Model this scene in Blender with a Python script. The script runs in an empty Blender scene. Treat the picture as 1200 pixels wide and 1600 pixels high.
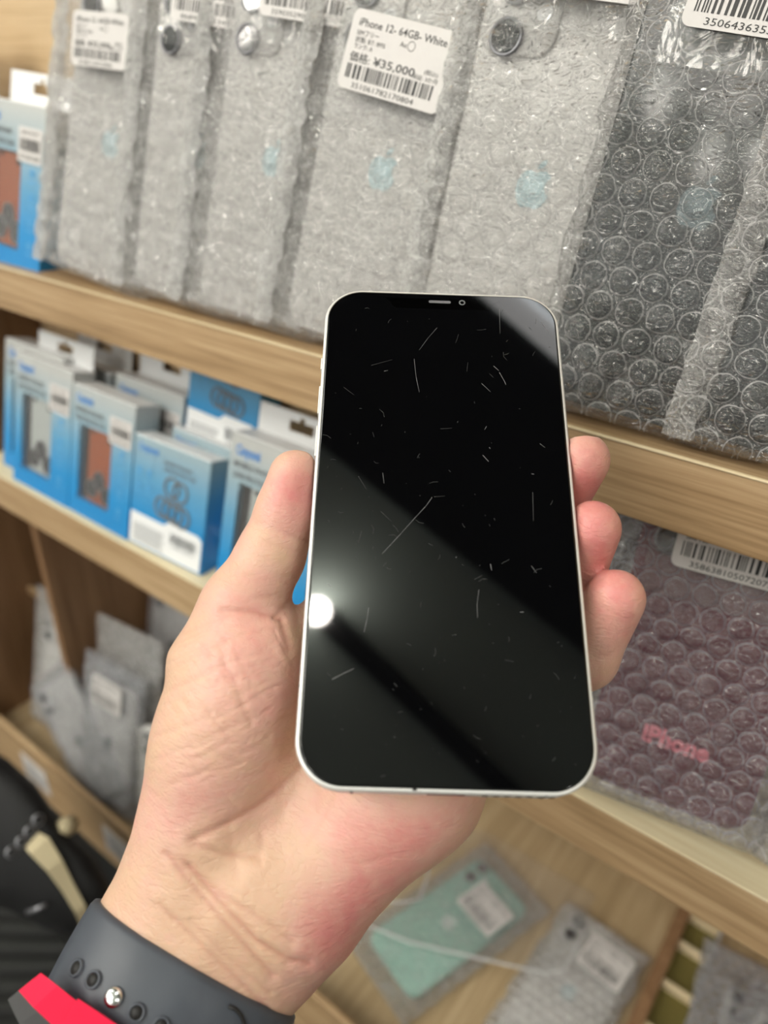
import bpy, bmesh, math, random
import numpy as np
from mathutils import Matrix, Vector
random.seed(7); rng = np.random.default_rng(7)

# ------------------------------------------------------------------ camera
F = 1165.0                                   # focal length in pixels of the 1200x1600 frame
EYE = Vector((0, 0, 1.4))                    # the lens is 1.4 m above the floor
def _pose():
    a = np.array([-1800., -720., F]); v = 2050.
    u = -(a[1]*v + F*F)/a[0]
    d1 = a/np.linalg.norm(a); d2 = np.array([u, v, F]); d2 /= np.linalg.norm(d2)
    return np.array([-d1, -np.cross(d1, d2), -d2])
R = _pose()                                  # lens axes -> room axes (x along shelf, y into shelf, z up)
sc = bpy.context.scene
cd = bpy.data.cameras.new('camera'); cam = bpy.data.objects.new('camera', cd)
sc.collection.objects.link(cam)
m = Matrix([[R[i][0], -R[i][1], -R[i][2], EYE[i]] for i in range(3)] + [[0, 0, 0, 1]])
cam.matrix_world = m
cd.sensor_fit = 'VERTICAL'; cd.sensor_height = 36; cd.sensor_width = 27; cd.lens = 36*F/1600
cd.clip_start = 0.01; cd.clip_end = 30
cd.dof.use_dof = True; cd.dof.focus_distance = 0.222; cd.dof.aperture_fstop = 7.5
sc.camera = cam

# ------------------------------------------------------------------ world, exposure, lights
w = bpy.data.worlds.new('world'); sc.world = w; w.use_nodes = True
w.node_tree.nodes['Background'].inputs[0].default_value = (1.0, 0.95, 0.9, 1)
w.node_tree.nodes['Background'].inputs[1].default_value = 0.3
sc.view_settings.view_transform = 'Standard'; sc.view_settings.look = 'None'
sc.view_settings.gamma = 1; sc.view_settings.use_curve_mapping = False
sc.view_settings.exposure = -0.22
sc.cycles.use_denoising = True
sc.cycles.transparent_max_bounces = 24
sc.cycles.max_bounces = 8
sc.cycles.caustics_reflective = False; sc.cycles.caustics_refractive = False
def area(name, loc, target, sx, sy, power, col):
    l = bpy.data.lights.new(name, 'AREA'); l.shape = 'RECTANGLE'; l.size = sx; l.size_y = sy
    l.energy = power; l.color = col
    o = bpy.data.objects.new(name, l); sc.collection.objects.link(o); o.location = loc
    o.rotation_euler = (Vector(target)-Vector(loc)).to_track_quat('-Z', 'Y').to_euler()
    return o
WARM = (1.0, 0.93, 0.85)
area('ceiling_panel_light', (-0.55, -1.00, 2.50), (-0.2, 0.1, 1.0), 1.1, 0.35, 12, WARM)
area('ceiling_tube_light', (1.35, -0.5, 2.50), (0.0, 0.1, 1.1), 0.12, 1.1, 7, (1, .97, .93))
area('ceiling_tube_light', (-1.35, -0.3, 2.50), (-0.4, 0.2, 1.0), 0.12, 1.1, 7, (1, .95, .9))
area('added_front_fill', (-0.5, -2.12, 1.55), (-0.2, 0.2, 1.1), 2.6, 1.5, 15, (.97, .98, 1))  # added soft light from behind the camera to lift the middle shelf
for x, y, e_, r_ in ((0.078, -0.289, 4, .028), (-0.75, -0.25, 4, .06), (0.75, -0.95, 6, .09), (-.9, -1.5, 13, .10), (-1.8, -.9, 13, .10), (0.1, -1.75, 13, .10), (-1.9, -1.8, 13, .10), (-.35, -1.9, 13, .10), (-1.4, -1.3, 13, .10)):  # first mirrors in the screen; the strongest ones are added for film glints
    l = bpy.data.lights.new('downlight_or_glint_lamp', 'POINT'); l.energy = e_; l.shadow_soft_size = r_; l.color = WARM
    o = bpy.data.objects.new('downlight_or_glint_lamp', l); sc.collection.objects.link(o); o.location = (x, y, 2.56)

# ------------------------------------------------------------------ helpers
def W(c):                                    # lens coordinates (metres) -> room
    c = R @ np.asarray(c, float); return Vector((c[0], c[1], c[2]+1.4))
def px(x, y, z):                             # a point seen at pixel x,y at depth z (m), room coordinates
    return W(((x-600)/F*z, (y-800)/F*z, z))
def link(o, parent=None):
    sc.collection.objects.link(o)
    if parent is not None: o.parent = parent
    return o
def mesh(name, verts, faces, mat=None, parent=None, smooth=False):
    me = bpy.data.meshes.new(name); me.from_pydata([tuple(map(float, v)) for v in verts], [], faces); me.update()
    if mat: me.materials.append(mat)
    if smooth: me.polygons.foreach_set('use_smooth', [True]*len(me.polygons))
    return link(bpy.data.objects.new(name, me), parent)
def from_bm(name, bm, mat=None, parent=None, smooth=False, recalc=True):
    if recalc: bmesh.ops.recalc_face_normals(bm, faces=bm.faces[:])
    me = bpy.data.meshes.new(name); bm.to_mesh(me); bm.free()
    if mat: me.materials.append(mat)
    if smooth: me.polygons.foreach_set('use_smooth', [True]*len(me.polygons))
    return link(bpy.data.objects.new(name, me), parent)
def tag(o, label=None, cat=None, group=None, kind=None):
    if label: o['label'] = label
    if cat: o['category'] = cat
    if group: o['group'] = group
    if kind: o['kind'] = kind
    return o
def empty(name, mat4):
    o = bpy.data.objects.new(name, None); o.empty_display_size = 0.01
    sc.collection.objects.link(o); o.matrix_world = mat4; return o
def bm_box(bm, x0, x1, y0, y1, z0, z1, bev=0.0, seg=2):
    r = bmesh.ops.create_cube(bm, size=1.0)
    vs = r['verts']
    for v in vs:
        v.co = Vector(((x0+x1)/2+v.co.x*(x1-x0), (y0+y1)/2+v.co.y*(y1-y0), (z0+z1)/2+v.co.z*(z1-z0)))
    if bev:
        es = list({e for v in vs for e in v.link_edges})
        bmesh.ops.bevel(bm, geom=es, offset=bev, segments=seg, affect='EDGES', profile=0.5)
def box(name, b, mat, parent=None, bev=0.0, seg=2, smooth=False):
    bm = bmesh.new(); bm_box(bm, *b, bev, seg); return from_bm(name, bm, mat, parent, smooth)
def rrect(w, h, r, n=8, cx=0, cy=0):
    pts = []
    for sx, sy, a0 in ((1, 1, 0), (-1, 1, 90), (-1, -1, 180), (1, -1, 270)):
        for i in range(n+1):
            a = math.radians(a0+90*i/n)
            pts.append((cx+sx*(w/2-r)+r*math.cos(a), cy+sy*(h/2-r)+r*math.sin(a)))
    return pts
def bm_loft(bm, rings, cap=True):            # rings: lists of equal length of 3-D points
    L = [[bm.verts.new(p) for p in r] for r in rings]
    n = len(L[0])
    for a, b in zip(L, L[1:]):
        for i in range(n): bm.faces.new((a[i], a[(i+1) % n], b[(i+1) % n], b[i]))
    if cap: bm.faces.new(L[0][::-1]); bm.faces.new(L[-1])
def slab(name, w, h, r, y0, y1, ch, mat, parent, cx=0, cz=0, n=8, smooth=False):
    # rounded slab standing in the xz plane, from y0 (front) to y1, chamfer ch
    bm = bmesh.new()
    def ring(d, y): return [(x, y, z) for x, z in rrect(w-2*d, h-2*d, max(r-d, 1e-5), n, cx, cz)]
    k = ch*0.3
    bm_loft(bm, [ring(ch, y0), ring(k, y0+k), ring(0, y0+ch), ring(0, y1-ch), ring(k, y1-k), ring(ch, y1)])
    return from_bm(name, bm, mat, parent, smooth)
def bm_disc(bm, cx, cz, r, y0, y1, n=20, rin=0.0):
    c = [(math.cos(2*math.pi*i/n), math.sin(2*math.pi*i/n)) for i in range(n)]
    if rin:
        o0 = [bm.verts.new((cx+r*a, y0, cz+r*b)) for a, b in c]; i0 = [bm.verts.new((cx+rin*a, y0, cz+rin*b)) for a, b in c]
        o1 = [bm.verts.new((cx+r*a, y1, cz+r*b)) for a, b in c]; i1 = [bm.verts.new((cx+rin*a, y1, cz+rin*b)) for a, b in c]
        for i in range(n):
            j = (i+1) % n
            for q in ((o0[i], o0[j], i0[j], i0[i]), (o0[i], o1[i], o1[j], o0[j]), (i0[i], i0[j], i1[j], i1[i]), (o1[i], i1[i], i1[j], o1[j])): bm.faces.new(q)
    else:
        bm_loft(bm, [[(cx+r*a, y0, cz+r*b) for a, b in c], [(cx+r*a, y1, cz+r*b) for a, b in c]])
def bm_quad(bm, x0, x1, z0, z1, y):
    bm.faces.new([bm.verts.new(p) for p in ((x0, y, z0), (x1, y, z0), (x1, y, z1), (x0, y, z1))])
def bm_poly(bm, pts, y0, y1):
    a = [bm.verts.new((x, y0, z)) for x, z in pts]; b = [bm.verts.new((x, y1, z)) for x, z in pts]; n = len(pts)
    bm.faces.new(a); bm.faces.new(b[::-1])
    for i in range(n): bm.faces.new((a[i], b[i], b[(i+1) % n], a[(i+1) % n]))
_txt = {}
def bm_text(bm, s, x, z, size, y, bold=0.0, width=None):   # left baseline at x,z
    key = (s, bold)
    if key not in _txt:
        cu = bpy.data.curves.new('t', 'FONT'); cu.body = s; cu.size = 1.0; cu.offset = bold; cu.resolution_u = 2
        o = bpy.data.objects.new('t', cu); sc.collection.objects.link(o)
        dg = bpy.context.evaluated_depsgraph_get(); me = bpy.data.meshes.new_from_object(o.evaluated_get(dg))
        co = [tuple(v.co) for v in me.vertices]; fs = [tuple(p.vertices) for p in me.polygons]
        sc.collection.objects.unlink(o); bpy.data.objects.remove(o); bpy.data.curves.remove(cu); bpy.data.meshes.remove(me)
        _txt[key] = (co, fs)
    co, fs = _txt[key]
    if not co: return
    sx = size
    if width: sx = width/(max(c[0] for c in co)+1e-6)
    vs = [bm.verts.new((x+c[0]*sx, y, z+c[1]*size)) for c in co]
    for f in fs:
        try: bm.faces.new([vs[i] for i in f])
        except ValueError: pass
def bm_barcode(bm, x0, x1, z0, z1, y, seed):
    rr = random.Random(seed); x = x0; u = (x1-x0)/95.
    while x < x1-u:
        a = u*rr.choice((1, 1, 1, 2, 2, 3)); b = u*rr.choice((1, 1, 2, 2, 3))
        bm_quad(bm, x, min(x+a, x1), z0, z1, y); x += a+b

# ------------------------------------------------------------------ materials
def mat(name, col, rough=0.5, metal=0.0, coat=0.0, spec=0.5, **kw):
    m = bpy.data.materials.new(name); m.use_nodes = True
    b = m.node_tree.nodes['Principled BSDF']
    b.inputs['Base Color'].default_value = (*col, 1); b.inputs['Roughness'].default_value = rough
    b.inputs['Metallic'].default_value = metal; b.inputs['Coat Weight'].default_value = coat
    b.inputs['Specular IOR Level'].default_value = spec
    for k, v in kw.items(): b.inputs[k.replace('_', ' ')].default_value = v
    return m
class G:                                     # small node builder
    def fres(s, nrm, f0=.04):                # Schlick, same from both sides of the sheet
        lw = s.n('ShaderNodeLayerWeight'); lw.inputs['Blend'].default_value = .5; s.l(nrm, lw.inputs['Normal'])
        return s.math('MULTIPLY_ADD', s.math('POWER', lw.outputs['Facing'], 5.0), 1-f0, f0)
    def __init__(s, m): s.m = m; s.t = m.node_tree; s.b = s.t.nodes.get('Principled BSDF')
    def n(s, typ, **kw):
        n = s.t.nodes.new(typ)
        for k, v in kw.items(): setattr(n, k, v)
        return n
    def l(s, a, b): s.t.links.new(a, b)
    def math(s, op, a, b=None, c=None, clamp=False):
        n = s.n('ShaderNodeMath', operation=op); n.use_clamp = clamp
        for i, v in enumerate((a, b, c)):
            if v is None: continue
            if isinstance(v, (int, float)): n.inputs[i].default_value = v
            else: s.l(v, n.inputs[i])
        return n.outputs[0]
    def vmath(s, op, a, b=None):
        n = s.n('ShaderNodeVectorMath', operation=op)
        for i, v in enumerate((a, b)):
            if v is None: continue
            if isinstance(v, tuple): n.inputs[i].default_value = v
            else: s.l(v, n.inputs[i])
        return n.outputs['Value' if op == 'LENGTH' else 'Vector']
    def ramp(s, f, stops):
        n = s.n('ShaderNodeValToRGB'); e = n.color_ramp.elements
        while len(e) < len(stops): e.new(0.5)
        for i, (p, c) in enumerate(stops): e[i].position = p; e[i].color = (*c, 1) if len(c) == 3 else c
        s.l(f, n.inputs[0]); return n.outputs[0]
    def noise(s, vec, scale, detail=4, rough=0.5, dist=0.0):
        n = s.n('ShaderNodeTexNoise'); n.inputs['Scale'].default_value = scale; n.inputs['Detail'].default_value = detail
        n.inputs['Roughness'].default_value = rough; n.inputs['Distortion'].default_value = dist
        if vec is not None: s.l(vec, n.inputs['Vector'])
        return n.outputs['Fac']
    def scale(s, vec, sc_, loc=(0, 0, 0), rot=(0, 0, 0)):
        n = s.n('ShaderNodeMapping'); n.inputs['Scale'].default_value = sc_; n.inputs['Location'].default_value = loc
        n.inputs['Rotation'].default_value = rot
        s.l(vec, n.inputs[0]); return n.outputs[0]
    def obj(s): return s.n('ShaderNodeTexCoord').outputs['Object']
    def bump(s, h, strength, dist=0.001, prev=None):
        n = s.n('ShaderNodeBump'); n.inputs['Strength'].default_value = strength; n.inputs['Distance'].default_value = dist
        s.l(h, n.inputs['Height'])
        if prev is not None: s.l(prev, n.inputs['Normal'])
        return n.outputs[0]
def wood(name, c0, c1, c2, rough=0.45, axis='x'):
    m = mat(name, c1, rough); g = G(m); o = g.obj()
    sc1 = {'x': (3.0, 60, 60), 'y': (60, 3.0, 60), 'z': (60, 60, 3.0)}[axis]
    sc2 = {'x': (14, 500, 500), 'y': (500, 14, 500), 'z': (500, 500, 14)}[axis]
    a = g.noise(g.scale(o, sc1), 1.0, 5, 0.6, 1.2); b = g.noise(g.scale(o, sc2), 1.0, 3, 0.6, 0.3)
    f = g.math('ADD', g.math('MULTIPLY', a, 0.68), g.math('MULTIPLY', b, 0.46))
    g.l(g.ramp(f, [(0.36, c0), (0.55, c1), (0.75, c2)]), g.b.inputs['Base Color'])
    g.l(g.bump(b, 0.25, 0.0004), g.b.inputs['Normal'])
    return m
M = {}
M['wood'] = wood('oak_laminate', (.19, .11, .05), (.42, .275, .145), (.58, .41, .24))
M['woodY'] = wood('oak_laminate_floor', (.33, .23, .12), (.44, .32, .18), (.54, .41, .25), 0.5, 'y')
M['back'] = wood('pale_back_board', (.46, .31, .16), (.60, .43, .25), (.68, .51, .32), 0.5)
M['side'] = wood('brown_shaded_board', (.15, .08, .035), (.25, .135, .065), (.34, .20, .105), 0.5, 'z')  # brown of the boards, also painting shade under the shelf overhang
M['edge'] = wood('pale_edge_wood', (.62, .48, .28), (.74, .60, .38), (.80, .68, .48), 0.35)  # pale wood of the slot bars, also the painted shelf-edge highlight
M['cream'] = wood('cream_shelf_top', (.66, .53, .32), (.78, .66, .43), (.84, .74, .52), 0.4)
M['paper'] = mat('label_paper', (.66, .63, .615), 0.4)
M['ink'] = mat('black_ink', (.02, .02, .02), 0.5)
M['inkgrey'] = mat('grey_ink', (.16, .17, .18), 0.5)
M['inkblue'] = mat('blue_ink', (.07, .26, .66), 0.5)
M['inkcyan'] = mat('pale_blue_ink', (.10, .36, .66), 0.5)
M['white_card'] = mat('white_card', (.84, .85, .86), 0.4)
M['beige'] = mat('beige_cotton_tape', (.62, .53, .34), 0.8)
M['olive'] = mat('olive_slot', (.16, .13, .03), 0.8)
M['lens'] = mat('dark_lens_glass', (.012, .013, .018), 0.08, coat=1)
M['lensring'] = mat('grey_lens_rim', (.25, .25, .27), 0.3, 0.7)
M['black'] = mat('matt_black', (.012, .012, .012), 0.6)

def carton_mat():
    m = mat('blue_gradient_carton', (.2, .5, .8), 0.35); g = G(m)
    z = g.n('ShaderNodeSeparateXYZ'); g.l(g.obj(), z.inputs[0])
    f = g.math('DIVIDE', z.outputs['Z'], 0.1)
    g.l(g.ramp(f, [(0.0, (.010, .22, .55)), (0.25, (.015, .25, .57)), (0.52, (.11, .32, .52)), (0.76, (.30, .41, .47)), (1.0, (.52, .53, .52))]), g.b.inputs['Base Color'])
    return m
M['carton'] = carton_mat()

def film_mat(name, milk, rim, tint=(.93, .915, .90), crumple=0.6, pitch=(0.0108, 0.0108*1.732), rad=0.0047, spark=1.0):
    m = bpy.data.materials.new(name); m.use_nodes = True; g = G(m); t = g.t
    t.nodes.remove(g.b); out = t.nodes['Material Output']
    uv = g.n('ShaderNodeUVMap').outputs[0]     # uv = metres across the film
    def lat(off):
        p = g.vmath('ADD', g.vmath('DIVIDE', uv, (pitch[0], pitch[1], 1)), (off, off, 0))
        q = g.vmath('MULTIPLY', g.vmath('SUBTRACT', g.vmath('FRACTION', p), (.5, .5, 0)), (pitch[0], pitch[1], 0))
        return g.vmath('LENGTH', q)
    wob = g.noise(g.scale(uv, (220, 220, 1)), 1.0, 2)
    d = g.math('MINIMUM', lat(0.0), lat(0.5))
    d = g.math('ADD', d, g.math('MULTIPLY', g.math('SUBTRACT', wob, 0.5), 0.0011))
    ring = g.math('SUBTRACT', 1.0, g.math('DIVIDE', g.math('ABSOLUTE', g.math('SUBTRACT', d, rad)), 0.00040), clamp=True)
    n1 = g.noise(g.scale(uv, (170, 330, 1)), 1.0, 3, 0.6, 2.5)
    n2 = g.noise(g.scale(uv, (600, 1100, 1), rot=(0, 0, .25)), 1.0, 3, 0.6, 1.5)
    def veins(n, w_): return g.math('SUBTRACT', 1.0, g.math('DIVIDE', g.math('ABSOLUTE', g.math('SUBTRACT', n, 0.5)), w_), clamp=True)
    patch = g.ramp(g.noise(g.scale(uv, (60, 90, 1)), 1.0, 2), [(.42, (0, 0, 0)), (.62, (1, 1, 1))])
    streak = g.math('ADD', g.math('MULTIPLY', veins(n1, .014), .6), g.math('MULTIPLY', g.math('MULTIPLY', veins(n2, .05), patch), .8))
    h = g.math('ADD', n1, g.math('MULTIPLY', n2, 0.30))
    n3 = g.noise(g.scale(uv, (240, 420, 1), rot=(0, 0, -.3)), 1.0, 0.6, 0.5, 1.6)
    nrm = g.bump(n3, crumple, 0.0050)
    nrm2 = g.bump(ring, 0.5, 0.0006, nrm)
    nrmd = g.bump(h, .6, 0.0022)
    fac = g.math('ADD', g.math('ADD', milk, g.math('MULTIPLY', ring, rim)), g.math('MULTIPLY', streak, 0.22*spark), clamp=True)
    tr = g.n('ShaderNodeBsdfTransparent'); tr.inputs[0].default_value = (.985, .985, .985, 1)
    df = g.n('ShaderNodeBsdfDiffuse'); df.inputs[0].default_value = (*tint, 1); g.l(nrmd, df.inputs['Normal'])
    tl = g.n('ShaderNodeBsdfTranslucent'); tl.inputs[0].default_value = (*tint, 1)
    mx0 = g.n('ShaderNodeMixShader'); mx0.inputs[0].default_value = 0.35; g.l(df.outputs[0], mx0.inputs[1]); g.l(tl.outputs[0], mx0.inputs[2])
    mx = g.n('ShaderNodeMixShader'); g.l(fac, mx.inputs[0]); g.l(tr.outputs[0], mx.inputs[1]); g.l(mx0.outputs[0], mx.inputs[2])
    gl = g.n('ShaderNodeBsdfGlossy'); gl.inputs['Roughness'].default_value = 0.09; g.l(nrm2, gl.inputs['Normal'])
    mx2 = g.n('ShaderNodeMixShader'); g.l(g.math('MULTIPLY', g.fres(nrm2, .12), 1.0, clamp=True), mx2.inputs[0])
    g.l(mx.outputs[0], mx2.inputs[1]); g.l(gl.outputs[0], mx2.inputs[2])
    g.l(mx2.outputs[0], out.inputs[0])
    return m
M['film_white'] = film_mat('crumpled_bubble_film', 0.15, 0.06, crumple=1.0, spark=2.3)
M['film_mid'] = film_mat('soft_bubble_film', 0.10, 0.20, crumple=1.0, spark=2.1)
M['film_clear'] = film_mat('clear_bubble_film', 0.06, 0.42, crumple=0.9, spark=1.3)
M['film_redpack'] = film_mat('hazy_bubble_film', 0.17, 0.26, tint=(.84, .84, .92), crumple=0.5, spark=0.5)
M['film_fold'] = film_mat('folded_film', 0.42, 0.10, tint=(.92, .91, .89), crumple=1.0, spark=1.6)
M['film_fold_clear'] = film_mat('clear_folded_film', 0.16, 0.35, crumple=1.0, spark=1.6)
M['film_milky'] = film_mat('milky_bubble_film', 0.28, 0.35, crumple=0.8, spark=1.0)
M['film_grey'] = film_mat('grey_bubble_film', 0.24, 0.25, tint=(.70, .71, .76), crumple=0.8)
def clear_mat(name, a=0.05):
    m = bpy.data.materials.new(name); m.use_nodes = True; g = G(m); t = g.t; t.nodes.remove(g.b)
    tr = g.n('ShaderNodeBsdfTransparent'); tr.inputs[0].default_value = (.97, .97, .97, 1)
    df = g.n('ShaderNodeBsdfDiffuse'); df.inputs[0].default_value = (.9, .9, .9, 1)
    mx = g.n('ShaderNodeMixShader'); mx.inputs[0].default_value = a; g.l(tr.outputs[0], mx.inputs[1]); g.l(df.outputs[0], mx.inputs[2])
    gl = g.n('ShaderNodeBsdfGlossy'); gl.inputs['Roughness'].default_value = 0.06
    nrm = g.bump(g.noise(g.scale(g.obj(), (90, 90, 90)), 1.0, 2, 0.5, 1.0), 0.25, 0.0015)
    g.l(nrm, gl.inputs['Normal']); 
    m2 = g.n('ShaderNodeMixShader'); g.l(g.math('MULTIPLY', g.fres(nrm), .35), m2.inputs[0]); g.l(mx.outputs[0], m2.inputs[1]); g.l(gl.outputs[0], m2.inputs[2])
    g.l(m2.outputs[0], t.nodes['Material Output'].inputs[0]); return m
M['clear'] = clear_mat('clear_plastic', 0.035)
M['clear_edge'] = clear_mat('clear_plastic_edge', 0.45)

# ------------------------------------------------------------------ the setting
YF = 0.25                                    # front face of the display rack
Z1, Z2, Z3 = 1.4-0.1083, 1.4-0.2865, 1.4-0.668
YB = 0.335
def struct(name, b, mt, label=None, bev=0.0, cat=None):
    o = box(name, b, mt, None, bev); tag(o, label, cat, kind='structure'); return o
M['floor'] = mat('dark_ribbed_mat', (.035, .035, .033), 0.8)
g = G(M['floor']); wv = g.n('ShaderNodeTexWave'); wv.inputs['Scale'].default_value = 9; wv.inputs['Distortion'].default_value = 1.5
g.l(g.scale(g.obj(), (1, 1, 1), rot=(0, 0, 0.9)), wv.inputs[0])
g.l(g.ramp(wv.outputs['Fac'], [(0.2, (.010, .010, .010)), (0.8, (.028, .029, .027))]), g.b.inputs['Base Color'])
g.l(g.bump(wv.outputs['Fac'], 0.6, 0.01), g.b.inputs['Normal'])
M['ceil'] = mat('grey_ceiling', (.70, .82, .76), 0.8)
M['wall'] = mat('shop_wall', (.62, .61, .59), 0.8)
M['wallback'] = mat('wall_behind_shelf', (.6, .58, .54), 0.8)
M['dark_ceiling'] = mat('dark_ceiling_paint', (.02, .02, .022), 0.8)
struct('floor', (-2.6, 2.4, -2.2, 0.8, -0.05, 0.0), M['floor'])
struct('ceiling', (-2.6, 2.4, -2.2, 0.8, 2.62, 2.67), M['ceil'])
struct('wall_back', (-2.6, 2.4, 0.70, 0.75, 0, 2.62), M['wallback'])
struct('wall_front', (-2.6, 2.4, -2.25, -2.2, 0, 2.62), M['wall'])
struct('wall_left', (-2.65, -2.6, -2.2, 0.7, 0, 2.62), M['wall'])
struct('wall_right', (2.4, 2.45, -2.2, 0.7, 0, 2.62), M['wall'])

# ------------------------------------------------------------------ display rack: shelves, panels, bin
rack = empty('display_rack', Matrix.Translation((-0.3, 0.45, 0)))
tag(rack, 'light oak shop display rack with two shallow shelves above an open bin', 'shelf rack')
inv = rack.matrix_world.inverted()
def rk(name, b, mt, bev=0.0, label=None):
    o = box(name, [b[0]+.3, b[1]+.3, b[2]-.45, b[3]-.45, b[4], b[5]], mt, rack, bev)
    if label: o['label'] = label
    return o
XL, XR = -1.05, 0.55
def board(z, th):
    b = rk('shelf_board', (XL, XR, YF+.0006, YB, z-th, z), M['wood'], 0.0007)
    e = box('edge_highlight', [XL, XR, YF, YF+.0018, z-.0009, z+.0003], M['edge'], None, 0.0006)  # paler strip paints the highlight along the rounded front edge
    e.parent = b; e.matrix_parent_inverse = Matrix.Identity(4)
    e.location = (.3, -.45, 0)
    return b
board(Z1, 0.029)
b2 = rk('shelf_board', (XL, XR, YF+.0006, YB, Z2-.034, Z2-.0012), M['wood'], 0.0012)
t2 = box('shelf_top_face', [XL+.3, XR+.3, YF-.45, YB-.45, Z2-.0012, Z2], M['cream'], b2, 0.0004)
rk('back_panel', (XL, XR, YB, YB+.012, Z2-.03, 1.95), M['back'])
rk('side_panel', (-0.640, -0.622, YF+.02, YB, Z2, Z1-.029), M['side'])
BD = 0.585                                   # bin back
ZB = 1.4-.715
rk('bin_floor', (XL, XR, YF+.012, BD, ZB-.012, ZB), M['woodY'])
rk('bin_back', (XL, XR, BD, BD+.012, ZB-.05, Z2-.03), M['side'])  # darker wood here stands for the shade below the overhanging shelf
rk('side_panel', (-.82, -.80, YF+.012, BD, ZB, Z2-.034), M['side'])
rk('bin_front_lip', (XL, -0.012, YF, YF+.006, 1.4-.756, Z3), M['wood'], 0.001)
rk('bin_front_lip', (-0.012, XR, YF, YF+.012, 1.4-.756, Z3-.02), M['wood'], 0.001)
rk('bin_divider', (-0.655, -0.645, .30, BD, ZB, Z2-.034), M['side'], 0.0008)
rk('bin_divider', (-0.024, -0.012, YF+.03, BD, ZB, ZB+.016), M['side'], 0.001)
rk('bin_divider', (0.016, 0.019, YF+.03, BD, ZB-.0, ZB+.012), M['clear_edge'], 0.0005)
for i, y in enumerate((.30, .345, .385, .424, .47, .515, .55)):
    rk('slot_bar', (-0.012, 0.016, y, y+.004, ZB, ZB+.012), M['edge'], 0.0006)
rk('slot_base', (-0.012, 0.016, YF+.03, BD, ZB, ZB+.0015), M['olive'])
rk('low_rail', (-0.80, -0.655, .345, .350, 1.4-.56, 1.4-.55), M['wood'], 0.0008)
rk('low_rail', (-0.645, -0.50, .352, .358, 1.4-.61, 1.4-.60), M['wood'], 0.0008)
rk('trim_rail', (-0.30, -0.012, .566, .572, ZB, ZB+.004), M['clear_edge'], 0.0008)
rk('plinth', (XL, XR, YF+.06, BD, 0.0, ZB-.02), M['black'])
# paper tickets on the lip
for x0, nm, lb in ((-.705, 'ticket', 'white paper ticket on the front lip of the lower bin, left one'), (-.545, 'ticket', 'white paper ticket on the front lip of the lower bin, right one, by the wrist')):
    e = empty('shelf_ticket', Matrix.Translation((x0, YF-.0004, 1.4-.732)))
    tag(e, lb, 'ticket', 'tickets on the bin lip')
    slab('ticket_card', .052, .040, .002, -.0004, .0004, .0001, M['paper'], e, .026, .020)
    bm = bmesh.new()
    bm_text(bm, '価格: ¥', .006, .022, .008, -.0006); bm_barcode(bm, .006, .044, .007, .017, -.0006, int(x0*1000))
    from_bm('printed_text', bm, M['inkgrey'], e, recalc=False)

# ------------------------------------------------------------------ wrapped phones
def emblem_pts():
    P = [(0.0, 5.0), (1.6, 5.7), (3.6, 5.9), (5.3, 4.9), (6.0, 3.9), (4.9, 3.0), (4.3, 1.6), (4.4, 0.0), (5.1, -1.4), (6.4, -2.3),
         (5.7, -4.4), (4.5, -6.2), (3.1, -7.4), (1.8, -7.5), (0.3, -7.0), (-1.4, -7.1), (-3.0, -7.6), (-4.4, -6.6), (-5.8, -4.5),
         (-6.6, -1.8), (-6.6, 1.0), (-5.7, 3.6), (-4.1, 5.2), (-2.2, 5.7)]
    leaf = [(0.1, 6.3), (0.3, 7.8), (1.4, 9.2), (3.0, 9.9), (3.0, 8.4), (1.9, 6.9)]
    return [(a*.001, b*.001) for a, b in P], [(a*.001, b*.001) for a, b in leaf]
def phone_in(parent_mat, colm, markm, label, emblem=True, cams=True, z0=-.0733, name='smartphone', group=None, text=None):
    e = empty(name, parent_mat); tag(e, label, 'phone', group)
    slab('phone_body', .0715, .1467, .0105, -.0037, .0037, .0012, colm, e, 0, 0, 8, True)
    if emblem:
        bm = bmesh.new(); a, b = emblem_pts()
        bm_poly(bm, a, -.0040, -.0036); bm_poly(bm, b, -.0040, -.0036)
        from_bm('emblem', bm, markm, e)
    if text:
        bm = bmesh.new(); bm_text(bm, text, -.014, -.045, .0115, -.0039, 0.05, .028); from_bm('printed_text', bm, markm, e, recalc=False)
    if cams:
        c = slab('camera_module', .029, .029, .0075, -.0052, -.0035, .0005, colm, e, -.0195, .0565, 6, True)
        for cz in (.0640, .0475):
            bm = bmesh.new(); bm_disc(bm, -.0235, cz, .0064, -.0068, -.005, 24, .0055)
            rr = from_bm('lens_rim', bm, M['lensring'], c, True)
            bm = bmesh.new(); bm_disc(bm, -.0235, cz, .0057, -.0062, -.005, 24); from_bm('camera_lens', bm, M['lens'], c)
        bm = bmesh.new(); bm_disc(bm, -.0110, .0560, .0030, -.0056, -.005, 16); from_bm('flash', bm, M['white_card'], c)
    return e
PX, PZ, RAD = 0.0108, 0.0108*1.732, 0.0047
def bub(x, z):
    d = np.full_like(x, 9.)
    for off in (0., .5):
        qx = ((x/PX+off) % 1-.5)*PX; qz = ((z/PZ+off) % 1-.5)*PZ
        d = np.minimum(d, np.hypot(qx, qz))
    return np.sqrt(np.clip(1-(d/RAD)**2, 0, 1))**0.7
def vnoise(x, z, s, seed):
    r = np.random.default_rng(seed); k = r.random((64, 64)); X = x/s+100; Z = z/s+100
    i = np.floor(X).astype(int); j = np.floor(Z).astype(int); fx = X-i; fz = Z-j
    fx = fx*fx*(3-2*fx); fz = fz*fz*(3-2*fz)
    def K(a, b): return k[a % 64, b % 64]
    return (K(i, j)*(1-fx)+K(i+1, j)*fx)*(1-fz)+(K(i, j+1)*(1-fx)+K(i+1, j+1)*fx)*fz-.5
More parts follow.
